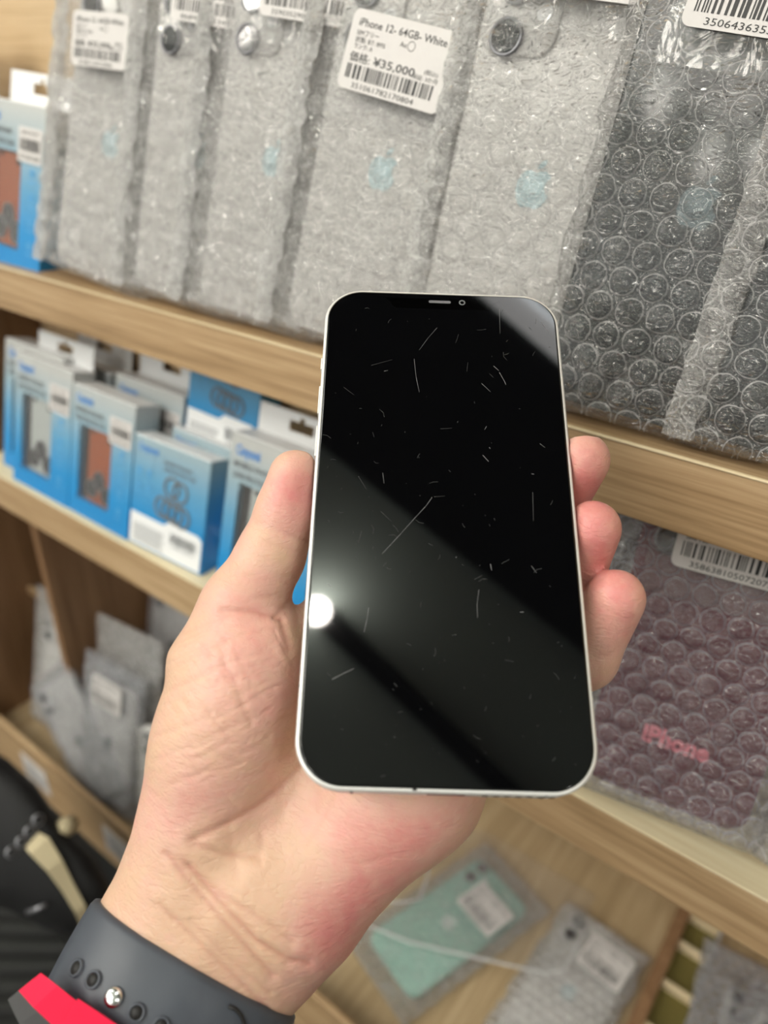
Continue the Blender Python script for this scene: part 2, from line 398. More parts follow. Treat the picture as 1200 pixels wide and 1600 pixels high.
def pouch(mat4, L, Rr, B, T, film, label, group, step=.0009, seed=1, hb=.0028, name='bubble_pouch', edge=.0012, sdx=0, flat_top=None, fold=False):
    # local: x across (from -L to Rr), z up (from -B to T) about the phone's centre; y = thickness
    e = empty(name, mat4); tag(e, label, 'bubble wrap', group)
    nx = int((L+Rr)/step)+1; nz = int((B+T)/step)+1
    xs = np.linspace(-L, Rr, nx); zs = np.linspace(-B, T, nz); X, Z = np.meshgrid(xs, zs, indexing='ij')
    qx = np.abs(X-sdx)-.0358; qz = np.abs(Z)-.0734
    sd = np.hypot(np.maximum(qx, 0), np.maximum(qz, 0))
    t = np.clip(1-sd/.011, 0, 1); base = edge+.0042*t*t*(3-2*t)
    eb = np.minimum(np.minimum(X+L, Rr-X), np.minimum(Z+B, T-Z)); ef = np.clip(eb/.004, 0, 1)
    wr = vnoise(X, Z, .013, seed)*.0028+vnoise(X, Z, .0047, seed+1)*.0016
    bb = bub(X, Z)*hb
    if flat_top is not None: bb = bb*np.clip((flat_top-Z)/.004, .15, 1)
    yf = -(base+(bb+.0007)*ef+wr*ef); yb = base+(bub(X+.003, Z)*.0018)*ef+wr*ef*.6
    jx = vnoise(Z, Z*0+seed, .006, seed+5)*.003
    edgeL = np.exp(-(X+L)/.004)*jx; edgeR = np.exp(-(Rr-X)/.004)*jx
    Xp = X+edgeL+edgeR
    v = np.concatenate([np.stack([Xp, yf, Z], -1).reshape(-1, 3), np.stack([Xp, np.maximum(yb, yf+.0003), Z], -1).reshape(-1, 3)])
    uvv = np.concatenate([np.stack([X, Z], -1).reshape(-1, 2), np.stack([X+.003, Z], -1).reshape(-1, 2)])
    idx = np.arange(nx*nz).reshape(nx, nz); N = nx*nz
    a, b, c, d = idx[:-1, :-1], idx[1:, :-1], idx[1:, 1:], idx[:-1, 1:]
    f1 = np.stack([a, b, c, d], -1).reshape(-1, 4); f2 = np.stack([a, d, c, b], -1).reshape(-1, 4)+N
    side = []
    for s in (idx[0, :][::-1], idx[-1, :], idx[:, 0], idx[:, -1][::-1]):
        side.append(np.stack([s[:-1], s[:-1]+N, s[1:]+N, s[1:]], -1))
    fs = np.concatenate([f1, f2]+side)
    me = bpy.data.meshes.new('film'); me.vertices.add(len(v)); me.vertices.foreach_set('co', v.ravel().astype(np.float32))
    me.loops.add(fs.size); me.loops.foreach_set('vertex_index', fs.ravel().astype(np.int32))
    me.polygons.add(len(fs)); me.polygons.foreach_set('loop_start', np.arange(0, fs.size, 4, dtype=np.int32))
    me.polygons.foreach_set('use_smooth', np.ones(len(fs), bool))
    uvl = me.uv_layers.new(name='UVMap'); uvl.data.foreach_set('uv', uvv[fs.ravel()].ravel().astype(np.float32))
    me.update(calc_edges=True); me.validate(); me.materials.append(film)
    link(bpy.data.objects.new('bubble_film', me), e)
    if fold:
        fw = .010; nx = 16; nz = int((B+T)/.0016)+1
        xs = np.linspace(-L-.0008, -L+fw, nx); zs = np.linspace(-B, T, nz); X, Z = np.meshgrid(xs, zs, indexing='ij')
        wr = vnoise(X, Z, .006, seed+9)*.0022+vnoise(X, Z, .0022, seed+11)*.0010
        X = X+vnoise(Z, Z*0+seed, .005, seed+12)*.0028*np.clip((X+L)/fw+.4, 0, 1)
        y0_ = -.0042+wr-.0014*np.sin(np.clip((X+L)/fw, 0, 1)*3.14)
        vv = np.concatenate([np.stack([X, y0_, Z], -1).reshape(-1, 3), np.stack([X, y0_+.0004, Z], -1).reshape(-1, 3)])
        idx = np.arange(nx*nz).reshape(nx, nz); Nn = nx*nz
        a, b, c, d = idx[:-1, :-1], idx[1:, :-1], idx[1:, 1:], idx[:-1, 1:]
        ff = np.concatenate([np.stack([a, b, c, d], -1).reshape(-1, 4), np.stack([a, d, c, b], -1).reshape(-1, 4)+Nn])
        o = mesh('folded_edge', vv, ff.tolist(), M['film_fold' if fold == 1 else 'film_fold_clear'], e, True)
        ul = o.data.uv_layers.new(name='UVMap'); uq = np.concatenate([np.stack([X, Z], -1).reshape(-1, 2)]*2)[ff.ravel()]
        ul.data.foreach_set('uv', uq.ravel().astype(np.float32))
    return e
def price_label(parent, cx, cz, y, w, h, rot, lines, code, seed, bar=(.10, .86, .13, .42), sleeve=None, name='price_label'):
    m4 = Matrix.Translation((cx, y, cz)) @ Matrix.Rotation(math.radians(rot), 4, 'Y')
    if sleeve:
        s = slab('label_sleeve', sleeve[0], sleeve[1], .002, .0004, .0010, .0001, M['clear'], parent, sleeve[2], sleeve[3], 3)
        s.matrix_local = m4
    l = slab(name, w, h, .003, -.0002, .0002, .00005, M['paper'], parent, 0, 0, 5); l.matrix_local = m4
    bm = bmesh.new()
    for s, fx, fz, sz, bd, wd in lines: bm_text(bm, s, -w/2+fx*w, -h/2+fz*h, sz*h, -.0003, bd, wd*w if wd else None)
    if bar: bm_barcode(bm, -w/2+.06*w, -w/2+.90*w, -h/2+.145*h, -h/2+.325*h, -.0003, seed)
    if code: bm_text(bm, code, -w/2+.14*w, -h/2+.035*h, .10*h, -.0003, 0.0, .62*w)
    p = from_bm('printed_text', bm, M['ink'], l, recalc=False)
    return l
LINES = lambda tight, grade, price, warranty: [
    (tight, .07, .80, .135, .008, .84), ('SIMフリー', .07, .685, .085, .0, .22), ('Au:◯', .50, .675, .09, .0, .14),
    ('状態: BT: 89%', .07, .60, .08, .0, .30), ('ランク: '+grade, .07, .52, .08, .0, .19),
    ('価格:', .06, .365, .135, .006, .20), (price, .30, .365, .145, .012, .40), ('(税込)', .78, .435, .07, .0, .13), (warranty, .68, .355, .065, .0, .24)]
M['phone_white'] = mat('white_phone_glass', (.60, .585, .565), 0.25)
M['mark_silver'] = mat('silver_emblem', (.47, .62, .66), 0.35)
M['phone_black'] = mat('black_phone_glass', (.022, .028, .030), 0.15)
M['mark_grey'] = mat('grey_emblem', (.10, .13, .14), 0.2, 0.5)
M['phone_red'] = mat('red_phone_glass', (.11, .005, .018), 0.2)
M['mark_pink'] = mat('pink_print', (.80, .20, .26), 0.5)
M['phone_mint'] = mat('mint_phone_glass', (.32, .60, .50), 0.25)
M['mark_mint'] = mat('pale_mint_emblem', (.72, .82, .82), 0.3)

def lean_frame(cx, ybase, zs, v, lean, tilt, yaw):
    # centre of the phone at height v up the leaning plane which starts at (ybase, zs)
    t = math.radians(lean)
    c = Vector((cx, ybase+v*math.sin(t), zs+v*math.cos(t)))
    return Matrix.Translation(c) @ Matrix.Rotation(math.radians(yaw), 4, 'Z') @ Matrix.Rotation(-t, 4, 'X') @ Matrix.Rotation(math.radians(tilt), 4, 'Y')
LN = 13
ups = [  # cx, tilt, L, Rr, film, body, mark, label rot etc
 (-.402, 8, .054, .044, 'film_white', 'phone_white', 'mark_silver'),
 (-.330, 5, .054, .044, 'film_white', 'phone_white', 'mark_silver'),
 (-.276, 5, .056, .044, 'film_white', 'phone_white', 'mark_silver'),
 (-.212, 6, .054, .046, 'film_mid', 'phone_white', 'mark_silver'),
 (-.141, 4, .046, .046, 'film_mid', 'phone_white', 'mark_silver'),
 (-.079, 4, .041, .046, 'film_clear', 'phone_black', 'mark_grey'),
 (-.019, 4, .046, .046, 'film_clear', 'phone_black', 'mark_grey')]
pl = ['leftmost white phone on the upper shelf, beside the blue carton', 'second white phone from the blue carton on the upper shelf',
      'third white phone on the upper shelf, price ending in a cut-off barcode 3590352900', 'white phone on the upper shelf behind the label 351061782170804',
      'white phone with clear silver fruit emblem, above the held phone\'s right corner', 'black phone with round bubbles over it on the upper shelf',
      'dark phone at the far right end of the upper shelf']
bl = ['crumpled clear bubble pouch, leftmost on the upper shelf, label up top', 'crumpled bubble pouch second from the left on the upper shelf',
      'bubble pouch on the upper shelf with the label 3590352900', 'bubble pouch on the upper shelf with the whole 35,000 yen label in view',
      'bubble pouch with label 350400610161869, directly above the held phone', 'clear bubble pouch with large round bubbles over the black phone',
      'whitish crinkled bubble pouch at the right edge of the upper shelf']
codes = ['353841100192846', '868910012345', '359035290071866', '351061782170804', '350400610161869', '350643635525581', '352660118203977']
for i, (cx, ti, L, Rr, fm, ph, mk) in enumerate(ups):
    yaw = 7
    yb = .2622 if i < 5 else .2602
    cx += .0022
    m4 = lean_frame(cx, yb, Z1+.0015, .0772, LN, ti, yaw)
    phone_in(m4, M[ph], M[mk], pl[i], cams=i < 5, group='phones on the upper shelf')
    p = pouch(m4, L, Rr, .0765, .105, M[fm], bl[i], 'bubble pouches on the upper shelf', seed=10*i+3, hb=.0028 if i > 3 else .0020, flat_top=.030 if i < 6 else None, fold=(1, 1, 1, 1, 1, 0, 2)[i])
    lw, lh = .0495, .0290
    lab = {0: (-.009, .0475), 1: (.0045, .0690), 2: (.0100, .0700), 3: (-.0005, .0400), 4: (-.0010, .0740), 5: (.0040, .0615)}
    if i in lab:
        lx, lz = lab[i]
        price_label(p, lx, lz, -.0108, lw if i else .042, lh if i else .026, {0: -4, 1: 2, 2: 2, 3: 5, 4: 3, 5: 4}[i], LINES(['iPhone 12- 64GB-White', 'iPhone 12- 64GB- White', 'iPhone 12- 64GB- White', 'iPhone 12- 64GB- White', 'iPhone 12- 64GB- White', 'iPhone 12- 64GB- Black'][i], 'A', '¥35,000', '保証: 3か月'),
                    codes[i], 50+i, sleeve=(.060, .044, .001, -.003))
# second shelf
for cx, yb, ti, ph, mk, fm, lb, l2, codes_, tx in (
  (-.036, .2595, 0, 'phone_red', 'mark_pink', 'film_redpack', 'dark red phone on the middle shelf with pink writing', 'clear bubble pouch over the red phone on the middle shelf', '358638105072073', 'iPhone'),
  (-.112, .2700, 3, 'phone_black', 'mark_grey', 'film_clear', 'black phone on the middle shelf, mostly behind the hand', 'bubble pouch on the middle shelf just right of the fingertips, behind the red phone\'s pouch', None, None),
  (.052, .2700, 2, 'phone_white', 'mark_silver', 'film_milky', 'pale phone at the right edge of the middle shelf', 'brownish bubble pouch at the right edge of the middle shelf', None, None)):
    m4 = lean_frame(cx, yb, Z2+.0015, .083 if tx else .0775, LN, ti, 9 if tx else 5)
    e = phone_in(m4, M[ph], M[mk], lb, emblem=not tx, cams=True, group='phones on the middle shelf', text=tx)
    p = pouch(m4, .046, .0440, .081 if tx else .0765, .095, M[fm], l2, 'bubble pouches on the middle shelf', seed=int(abs(cx)*1000), hb=.0016 if tx else .0028, flat_top=.034 if tx else None)
    if codes_:
        price_label(p, .0035, .0560, -.0108, .0495, .0345, 0, LINES('iPhone 12- 64GB- Red', 'A', '¥35,000', '保証: 3か月'), codes_, 77, sleeve=(.070, .056, .001, -.003))

# phones lying in the bin
def flat_frame(x, y, z, ang): # lying on the floor, back up; top end towards +y turned by ang
    return Matrix.Translation((x, y, z)) @ Matrix.Rotation(math.radians(ang), 4, 'Z') @ Matrix.Rotation(math.radians(-90), 4, 'X')
m4 = flat_frame(-.196, .396, ZB+.0075, -17)
phone_in(m4, M['phone_mint'], M['mark_mint'], 'mint green phone lying in the bin below the hand', group='phones lying in the bin')
p = pouch(m4, .048, .048, .092, .092, M['film_mid'], 'clear bubble pouch round the mint green phone lying in the bin', 'bubble pouches lying in the bin', seed=71, hb=.002)
price_label(p, .012, .035, -.0100, .046, .036, 0, LINES('iPhone 12- 64GB- Green', 'B', '¥33,000', '保証: 3か月'), '351234567890123', 91)
m4 = flat_frame(-.076, .408, ZB+.0075, -3)
phone_in(m4, M['phone_white'], M['mark_silver'], 'white phone lying in the bin at the bottom edge of the photo', group='phones lying in the bin')
p = pouch(m4, .044, .044, .082, .080, M['film_milky'], 'bubble pouch round the white phone lying in the bin', 'bubble pouches lying in the bin', seed=72, hb=.0025, flat_top=.022)
price_label(p, .014, .044, -.0088, .043, .036, 3, LINES('iPhone 12- 64GB- White', 'A', '¥40,000', '保証: 3か月'), '356728114020998', 92)
m4 = flat_frame(.078, .43, ZB+.016, 6)
phone_in(m4, M['phone_white'], M['mark_silver'], 'pale phone inside the grey pouch in the bin\'s lower right corner', group='phones lying in the bin')
pouch(m4, .060, .056, .10, .11, M['film_grey'], 'dusty grey bubble pouch in the lower right corner of the bin', 'bubble pouches lying in the bin', seed=73, hb=.003)
m4 = flat_frame(.090, .415, ZB+.036, -8)
phone_in(m4, M['phone_white'], M['mark_silver'], 'pale phone in the upper of two stacked grey pouches', group='phones lying in the bin')
pouch(m4, .050, .050, .09, .09, M['film_grey'], 'upper grey bubble pouch of the two stacked in the lower right corner', 'bubble pouches lying in the bin', seed=74, hb=.003)
# clear zip bag lying over the two flat phones
bm = bmesh.new()
def tube(bm, pts, r, n=6):
    pts = [Vector(p) for p in pts]; rings = []
    for i, p in enumerate(pts):
        d = (pts[min(i+1, len(pts)-1)]-pts[max(i-1, 0)]).normalized()
        a = d.cross(Vector((0, 0, 1)));
        if a.length < 1e-3: a = Vector((1, 0, 0))
        a.normalize(); b = d.cross(a)
        rings.append([p+a*r*math.cos(2*math.pi*k/n)+b*r*math.sin(2*math.pi*k/n) for k in range(n)])
    bm_loft(bm, rings)
zt = ZB+.019
def hz(x, y, z):
    r = R @ np.array([(x-600)/F, (y-800)/F, 1.]); s = (z-1.4)/r[2]; return (r[0]*s, r[1]*s, z)
bag = empty('plastic_bag', Matrix.Identity(4)); tag(bag, 'flat clear plastic bag lying across the mint and white phones in the bin', 'bag')
path = [hz(672, 1290, zt), hz(668, 1370, zt), hz(655, 1405, zt), hz(630, 1410, zt), hz(600, 1408, zt)]
tube(bm, path, .0011); tube(bm, [hz(560, 1440, zt), hz(640, 1472, zt), hz(760, 1500, zt), hz(850, 1520, zt), hz(880, 1515, zt), hz(896, 1490, zt), hz(915, 1455, zt)], .0013)
from_bm('seam', bm, M['clear_edge'], bag, True)
q = [hz(560, 1440, zt-.001), hz(640, 1472, zt-.001), hz(760, 1500, zt-.001), hz(850, 1520, zt-.001), hz(896, 1490, zt-.001), hz(930, 1400, zt-.001), hz(760, 1300, zt-.001), hz(690, 1290, zt-.001)]
bm = bmesh.new(); a = [bm.verts.new(p) for p in q]; b = [bm.verts.new((p[0], p[1], p[2]+.0006)) for p in q]
bm.faces.new(a[::-1]); bm.faces.new(b)
for i in range(len(q)): bm.faces.new((a[i], a[(i+1) % len(q)], b[(i+1) % len(q)], b[i]))
from_bm('sheet', bm, M['clear'], bag)

# standing packs in the left bin
for cx, yb, ti, L, Rr, B, T, fm, lb, l2, body, labl in (
  (-.577, .2740, 0, .047, .047, .085, .095, 'film_grey', 'phone in the front pouch of the left bin, behind a small white label', 'front bubble pouch with white label in the lower left bin', 'phone_white', True),
  (-.578, .2950, -2, .052, .050, .085, .125, 'film_milky', 'phone in the tall crinkled pouch behind the labelled one, left bin', 'tall crinkled bubble pouch standing behind the labelled one in the left bin', 'phone_black', False),
  (-.590, .3800, 0, .047, .040, .085, .175, 'film_grey', 'grey phone in the rear pouch under the shelf, at the bin divider', 'rear bubble pouch beside the bin divider, under the middle shelf', 'phone_white', True),
  (-.500, .3850, 0, .045, .045, .085, .175, 'film_grey', 'grey phone in the rear pouch next to the thumb base', 'rear bubble pouch nearest the hand, under the middle shelf', 'phone_white', True),
  (-.710, .3000, 2, .055, .052, .085, .100, 'film_milky', 'phone in the pouch at the left edge of the photo, left bin', 'bubble pouch standing at the left edge of the photo in the lower bin', 'phone_white', False),
  (-.622, .2640, -46, .046, .044, .075, .085, 'film_grey', 'phone in the slanting pouch against the bin lip', 'slanting grey bubble pouch leaning along the front lip of the bin', 'phone_white', False),
  (-.485, .2740, -6, .044, .042, .080, .068, 'film_milky', 'phone in the small whitish pouch beside the wrist', 'small whitish bubble pouch in the bin, half hidden by the wrist', 'phone_white', False)):
    zz = ZB + (.06 if yb > .35 else 0) + (-.019 if ti == -46 else 0) - (.02 if cx == -.485 else 0)
    m4 = lean_frame(cx, yb, zz+.002, .088, 14, ti, 4)
    phone_in(m4, M[body], M['mark_grey'], lb, group='phones in the left bin')
    p = pouch(m4, L, Rr, B, T, M[fm], l2, 'bubble pouches in the left bin', step=.0014, seed=int(-cx*977), hb=.0022)
    if labl: price_label(p, .0, .062 if yb < .3 else .085, -.0095, .046, .034, 0, LINES('iPhone 12- 64GB- White', 'A', '¥30,000', '保証: 3か月'), '35903110', 33)

# ------------------------------------------------------------------ cartons
M['orange'] = mat('orange_panel', (.30, .065, .012), 0.3); M['silver_panel'] = mat('silver_panel', (.42, .45, .44), 0.3)
M['winback'] = mat('window_inside', (.015, .012, .012), 0.5)
def carton(x0, x1, yb, zs, h, lean, tilt, kind, label, yaw=0, tab=True, th=.020, tabh=.026, panel='orange', sticker=True, name='phone_accessory_carton'):
    w_ = x1-x0; t = math.radians(lean)
    m4 = Matrix.Translation((x0, yb, zs)) @ Matrix.Rotation(math.radians(yaw), 4, 'Z') @ Matrix.Rotation(-t, 4, 'X') @ Matrix.Rotation(math.radians(tilt), 4, 'Y')
    e = empty(name, m4); tag(e, label, 'box', 'blue and white accessory cartons')
    S = h/.1
    bm = bmesh.new()
    if kind == 'window':
        wx0, wx1, wz0, wz1 = .14*w_, .67*w_, .13*h, .72*h
        bm_box(bm, 0, wx0, 0, th, 0, h); bm_box(bm, wx1, w_, 0, th, 0, h)
        bm_box(bm, wx0, wx1, 0, th, 0, wz0); bm_box(bm, wx0, wx1, 0, th, wz1, h)
        bm_box(bm, wx0, wx1, th-.001, th, wz0, wz1)
        for z_ in (wz0+.02*h, wz1-.10*h): bm_box(bm, wx0-.0001, wx0+.025*w_, -.00005, .001, z_+.06*h, z_+.07*h)
    else:
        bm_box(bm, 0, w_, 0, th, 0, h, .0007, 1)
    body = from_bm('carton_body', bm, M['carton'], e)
    box('carton_lid', [0.0002, w_-.0002, .0002, th, h, h+.0008], M['white_card'], e, .0003)
    if tab:
        bm = bmesh.new(); n = 24; hc = (w_*.5, h+tabh*.55); hw, hh = .010, .0032
        outer = [(0.002, h), (w_-.002, h), (w_-.002, h+tabh), (0.002, h+tabh)]
        # tab with euro slot: four pieces around the slot
        for b in ((0.002, hc[0]-hw, h, h+tabh), (hc[0]+hw, w_-.002, h, h+tabh), (hc[0]-hw, hc[0]+hw, h, hc[1]-hh), (hc[0]-hw, hc[0]-.002, hc[1]+hh, h+tabh), (hc[0]+.002, hc[0]+hw, hc[1]+hh, h+tabh), (hc[0]-.002, hc[0]+.002, hc[1]+hh+.003, h+tabh)):
            bm_box(bm, b[0], b[1], th-.0008, th, b[2], b[3])
        from_bm('hang_tab', bm, M['white_card'], e)
    y = -.0003
    bm = bmesh.new(); bm_text(bm, 'Cmyomi', .07*w_, .885*h, .085*h, y, .03, .27*w_); 
    
    from_bm('brand_print', bm, M['inkblue'], e, recalc=False)
    bm = bmesh.new()
    if kind == 'window':
        bm_text(bm, 'MOBILE PHONE', .06*w_, .81*h, .055*h, y, .02, .46*w_); bm_text(bm, 'LENS PROTECTOR', .06*w_, .745*h, .055*h, y, .02, .50*w_)
    else:
        bm_text(bm, 'MOBILE PHONE', .42*w_, .84*h, .045*h, y, .02, .36*w_); bm_text(bm, 'LENS PROTECTOR', .42*w_, .78*h, .045*h, y, .02, .42*w_)
    from_bm('title_print', bm, M['inkgrey'], e, recalc=False)
    bm = bmesh.new()
    for k in range(4):
        cx_ = .84*w_ if kind == 'window' else (.10+.14*(k % 2))*w_
        cz = (.62-.145*k)*h if kind == 'window' else (.70-.13*(k//2))*h
        bm_disc(bm, cx_, cz, .034*w_, y, y+.0001, 14, .020*w_); bm_disc(bm, cx_, cz, .012*w_, y, y+.0001, 10)
        bm_quad(bm, cx_-.045*w_, cx_+.045*w_, cz-.058*h, cz-.048*h, y)
    from_bm('icon_print', bm, M['inkcyan'], e, recalc=False)
    if kind == 'window':
        box('window_insert', [wx0+.0004, wx1-.0004, .004, .012, wz0+.0004, wz1-.0004], M['winback'], e)
        pm = M[panel]
        bmw = wx1-wx0
        pn = box('lens_protector_panel', [wx0+.22*bmw, wx1-.02*bmw, .0025, .0038, wz0+.01*h, wz1-.01*h], pm, e, .0004)
        for fx, fz in ((.38, .24), (.60, .42), (.84, .22)):
            bm = bmesh.new(); bm_disc(bm, wx0+fx*bmw, wz0+fz*(wz1-wz0)*.8, .105*w_*.95, .0018, .003, 22, .09*w_*.95); from_bm('lens_ring', bm, M['lensring'], pn)
            bm = bmesh.new(); bm_disc(bm, wx0+fx*bmw, wz0+fz*(wz1-wz0)*.8, .088*w_*.95, .0021, .003, 22); from_bm('lens_disc', bm, M['lens'], pn)
        bm = bmesh.new(); bm_disc(bm, wx0+.35*bmw, wz1-.03*h, .02*w_, .0018, .003, 12); bm_disc(bm, wx0+.85*bmw, wz1-.05*h, .035*w_, .0018, .003, 12); from_bm('notch_dots', bm, M['winback'], pn)
        box('clear_window', [wx0, wx1, .0006, .0010, wz0, wz1], M['clear'], e)
    else:
        bm = bmesh.new()
        for cx_, cz in ((.55, .655), (.66, .640)): bm_disc(bm, cx_*w_, cz*h, .105*w_, y-.0004, y, 28, .082*w_)
        for k in range(4): bm_disc(bm, (.44+.09*k)*w_, (.455-.008*k)*h, .105*w_, y-.0004, y, 28, .082*w_)
        from_bm('ring_picture', bm, M['inkgrey'], e)
        bm = bmesh.new()
        pts = [(.02, .02), (.985, .02), (.985, .30), (.93, .335), (.55, .345), (.48, .30), (.02, .31)]
        bm_poly(bm, [(a*w_, b*h) for a, b in pts], y, y+.0002)
        from_bm('white_print_panel', bm, M['white_card'], e)
        bm = bmesh.new()
        for k in range(8): bm_quad(bm, .07*w_, (.50-.02*(k % 3))*w_, (.05+.022*k)*h, (.058+.022*k)*h, y-.0002)
        bm_barcode(bm, .58*w_, .92*w_, .17*h, .26*h, y-.0002, 5); bm_text(bm, '6 970219 503316', .60*w_, .135*h, .03*h, y-.0002, 0, .3*w_)
        from_bm('small_print', bm, M['inkgrey'], e, recalc=False)
    if sticker and kind == 'window':
        l = slab('price_sticker', .34*w_, .20*h, .001, -.0007, -.0004, .00005, M['paper'], e, .80*w_, .775*h, 3)
        bm = bmesh.new(); bm_barcode(bm, .66*w_, .94*w_, .74*h, .81*h, -.0008, 9)
        bm_text(bm, 'LENS FILM', .67*w_, .835*h, .028*h, -.0008, 0, .24*w_); bm_text(bm, '4571584 0398', .66*w_, .695*h, .03*h, -.0008, .02, .28*w_)
        from_bm('printed_text', bm, M['ink'], l, recalc=False)
    return e
# upper shelf, left end
carton(-.5480, -.4700, .2585, Z1+.0003, .100, 13, 4, 'window', 'blue and white carton with orange window, right one of the two on the upper shelf', tab=True, tabh=.020)
carton(-.6350, -.5560, .2585, Z1+.0003, .118, 13, 0, 'window', 'taller blue and white carton at the left edge of the photo, upper shelf', tab=True)
# middle shelf, front row
carton(-.5970, -.5150, .2640, Z2+.0003, .106, 14, 0, 'window', 'carton at the left end of the middle shelf, narrow dark window showing', panel='silver_panel', tab=False, sticker=False)
carton(-.5650, -.4880, .2545, Z2+.0003, .104, 14, 0, 'window', 'carton with silver-grey lens panel in its window, middle shelf', panel='silver_panel', tab=True, tabh=.018, th=.018)
carton(-.4875, -.4150, .2548, Z2+.0003, .097, 14, 0, 'window', 'carton with orange lens panel in its window, middle shelf', tab=False)
carton(-.4140, -.3400, .2552, Z2+.0003, .079, 14, 0, 'ring', 'small carton picturing six lens rings, middle shelf front', tab=False, yaw=2, th=.016)
carton(-.3230, -.2480, .2556, Z2+.0003, .105, 14, 0, 'window', 'carton with dark window, partly behind the thumb on the middle shelf', panel='silver_panel', tab=True, tabh=.019)
# back row
carton(-.5600, -.4850, .2860, Z2+.0003, .096, 13, 0, 'window', 'rear carton whose white hang tab shows behind the silver-panel carton', tab=True, tabh=.024)
carton(-.4760, -.3990, .2840, Z2+.0003, .099, 13, 0, 'window', 'rear carton whose white hang tab shows behind the orange-panel carton', tab=True, tabh=.022)
carton(-.3950, -.3270, .2830, Z2+.0003, .064, 13, 0, 'ring', 'low carton under the raised ring carton, hidden behind the front row', tab=False)
carton(-.3950, -.3270, .2985, Z2+.0660, .090, 13, 0, 'ring', 'raised rear carton with lens rings and white panel, its top under the shelf edge', tab=False)
carton(-.3990, -.3260, .2740, Z2+.0003, .082, 14, 0, 'ring', 'ring-print carton squeezed between the small ring carton and the thumb', tab=False, th=.010)

# ------------------------------------------------------------------ the held phone (front towards the lens)
T0 = np.array([-17.7, -69.6, 232.2])*1e-3
xh = np.array([1., .0308, .0102]); xh /= np.linalg.norm(xh)
yh = np.array([-.0156, .907, -.418]); yh -= xh*(xh@yh); yh /= np.linalg.norm(yh)
nh = np.cross(xh, yh)                        # away from the lens
PW, PH, PT = .0715, .1467, .0074
ctr = T0+xh*PW/2+yh*PH/2
def world_frame(c, x, y, z):
    X, Y, Z = R@x, R@y, R@z; c = W(c)
    return Matrix([[X[i], Y[i], Z[i], c[i]] for i in range(3)]+[[0, 0, 0, 1]])
ph = empty('smartphone', world_frame(ctr, xh, nh, -yh))   # local x right, y back, z up
tag(ph, 'large silver-edged phone held in the hand, black scratched screen facing out', 'phone')
M['alu'] = mat('silver_aluminium', (.80, .80, .78), 0.35, 0.35)
M['glass'] = mat('black_screen_glass', (.0015, .0016, .002), 0.03, coat=0.0, spec=0.5)
M['bezel'] = mat('black_notch', (.0004, .0004, .0004), 0.03)
M['scratch'] = mat('glass_scratch', (.20, .20, .21), 0.5)
M['faint'] = mat('faint_glass_scratch', (.05, .05, .052), 0.5)
bm = bmesh.new()
def pr(d, y): return [(x, y, z) for x, z in rrect(PW-2*d, PH-2*d, .0115-d, 14)]
bm_loft(bm, [pr(.0013, .0003), pr(.0011, .0000), pr(.0003, .00012), pr(0, .0006), pr(0, PT-.0006), pr(.0003, PT-.0001), pr(.001, PT)])
from_bm('frame', bm, M['alu'], ph, True)
bm = bmesh.new(); bm_loft(bm, [pr(.0009, .0002), pr(.00095, -.0001), pr(.0014, -.0003)])
o = from_bm('screen_glass', bm, M['glass'], ph, True)
for p in o.data.polygons:
    if len(p.vertices) > 4: p.use_smooth = False
ys = -.00033
bm = bmesh.new()
hw = .0160; zt_, zb_ = PH/2-.0030, PH/2-.0068
pts = [(-hw-.002, zt_), (hw+.002, zt_), (hw, zt_-.0012), (hw-.0004, zb_+.001), (hw-.0016, zb_), (-hw+.0016, zb_), (-hw+.0004, zb_+.001), (-hw, zt_-.0012)]
bm_poly(bm, pts, ys, ys+.00004); from_bm('notch', bm, M['bezel'], ph)
sp = slab('earpiece', .0068, .0010, .00045, ys-.00005, ys+.0001, .00001, M['lensring'], ph, -.0007, PH/2-.0041, 4)
bm = bmesh.new(); bm_disc(bm, .0062, PH/2-.0041, .0010, ys-.00006, ys, 16, .0006); from_bm('front_camera', bm, M['inkgrey'], ph)
# buttons on the left side, marks on the bottom edge
for z0_, z1_, nm in ((.0445, .0485, 'mute_switch'), (.0290, .0385, 'volume_button'), (.0150, .0250, 'volume_button')):
    box(nm, [-PW/2-.0005, -PW/2+.0003, .0020, .0052, z0_, z1_], M['alu'], ph, .0002)
box('charging_port', [-.0045, .0045, .0024, .0050, -PH/2-.0001, -PH/2+.001], M['phone_red'], ph, .0001)
bm = bmesh.new()
for k in range(7): bm_box(bm, .0085+k*.0026, .0098+k*.0026, .0028, .0044, -PH/2-.0001, -PH/2+.0005)
from_bm('speaker_slots', bm, M['black'], ph)
bm = bmesh.new()
for x in (-.0225, .0225): bm_box(bm, x, x+.0008, .0004, PT-.0004, -PH/2-.00005, -PH/2+.0004)
bm_box(bm, -PW/2-.00005, -PW/2+.0004, .0004, PT-.0004, -.050, -.0492); bm_box(bm, PW/2-.0004, PW/2+.00005, .0004, PT-.0004, -.050, -.0492); bm_box(bm, PW/2-.0004, PW/2+.00005, .0004, PT-.0004, .050, .0508)
from_bm('antenna_lines', bm, M['inkgrey'], ph)
bm = bmesh.new(); bmesh.ops.create_icosphere(bm, subdivisions=1, radius=.0006)
for v in bm.verts: v.co = Vector((v.co.x*1.4-.0075, v.co.y*.6+.0002, v.co.z*.6-PH/2+.0007))
from_bm('edge_nick', bm, M['black'], ph)
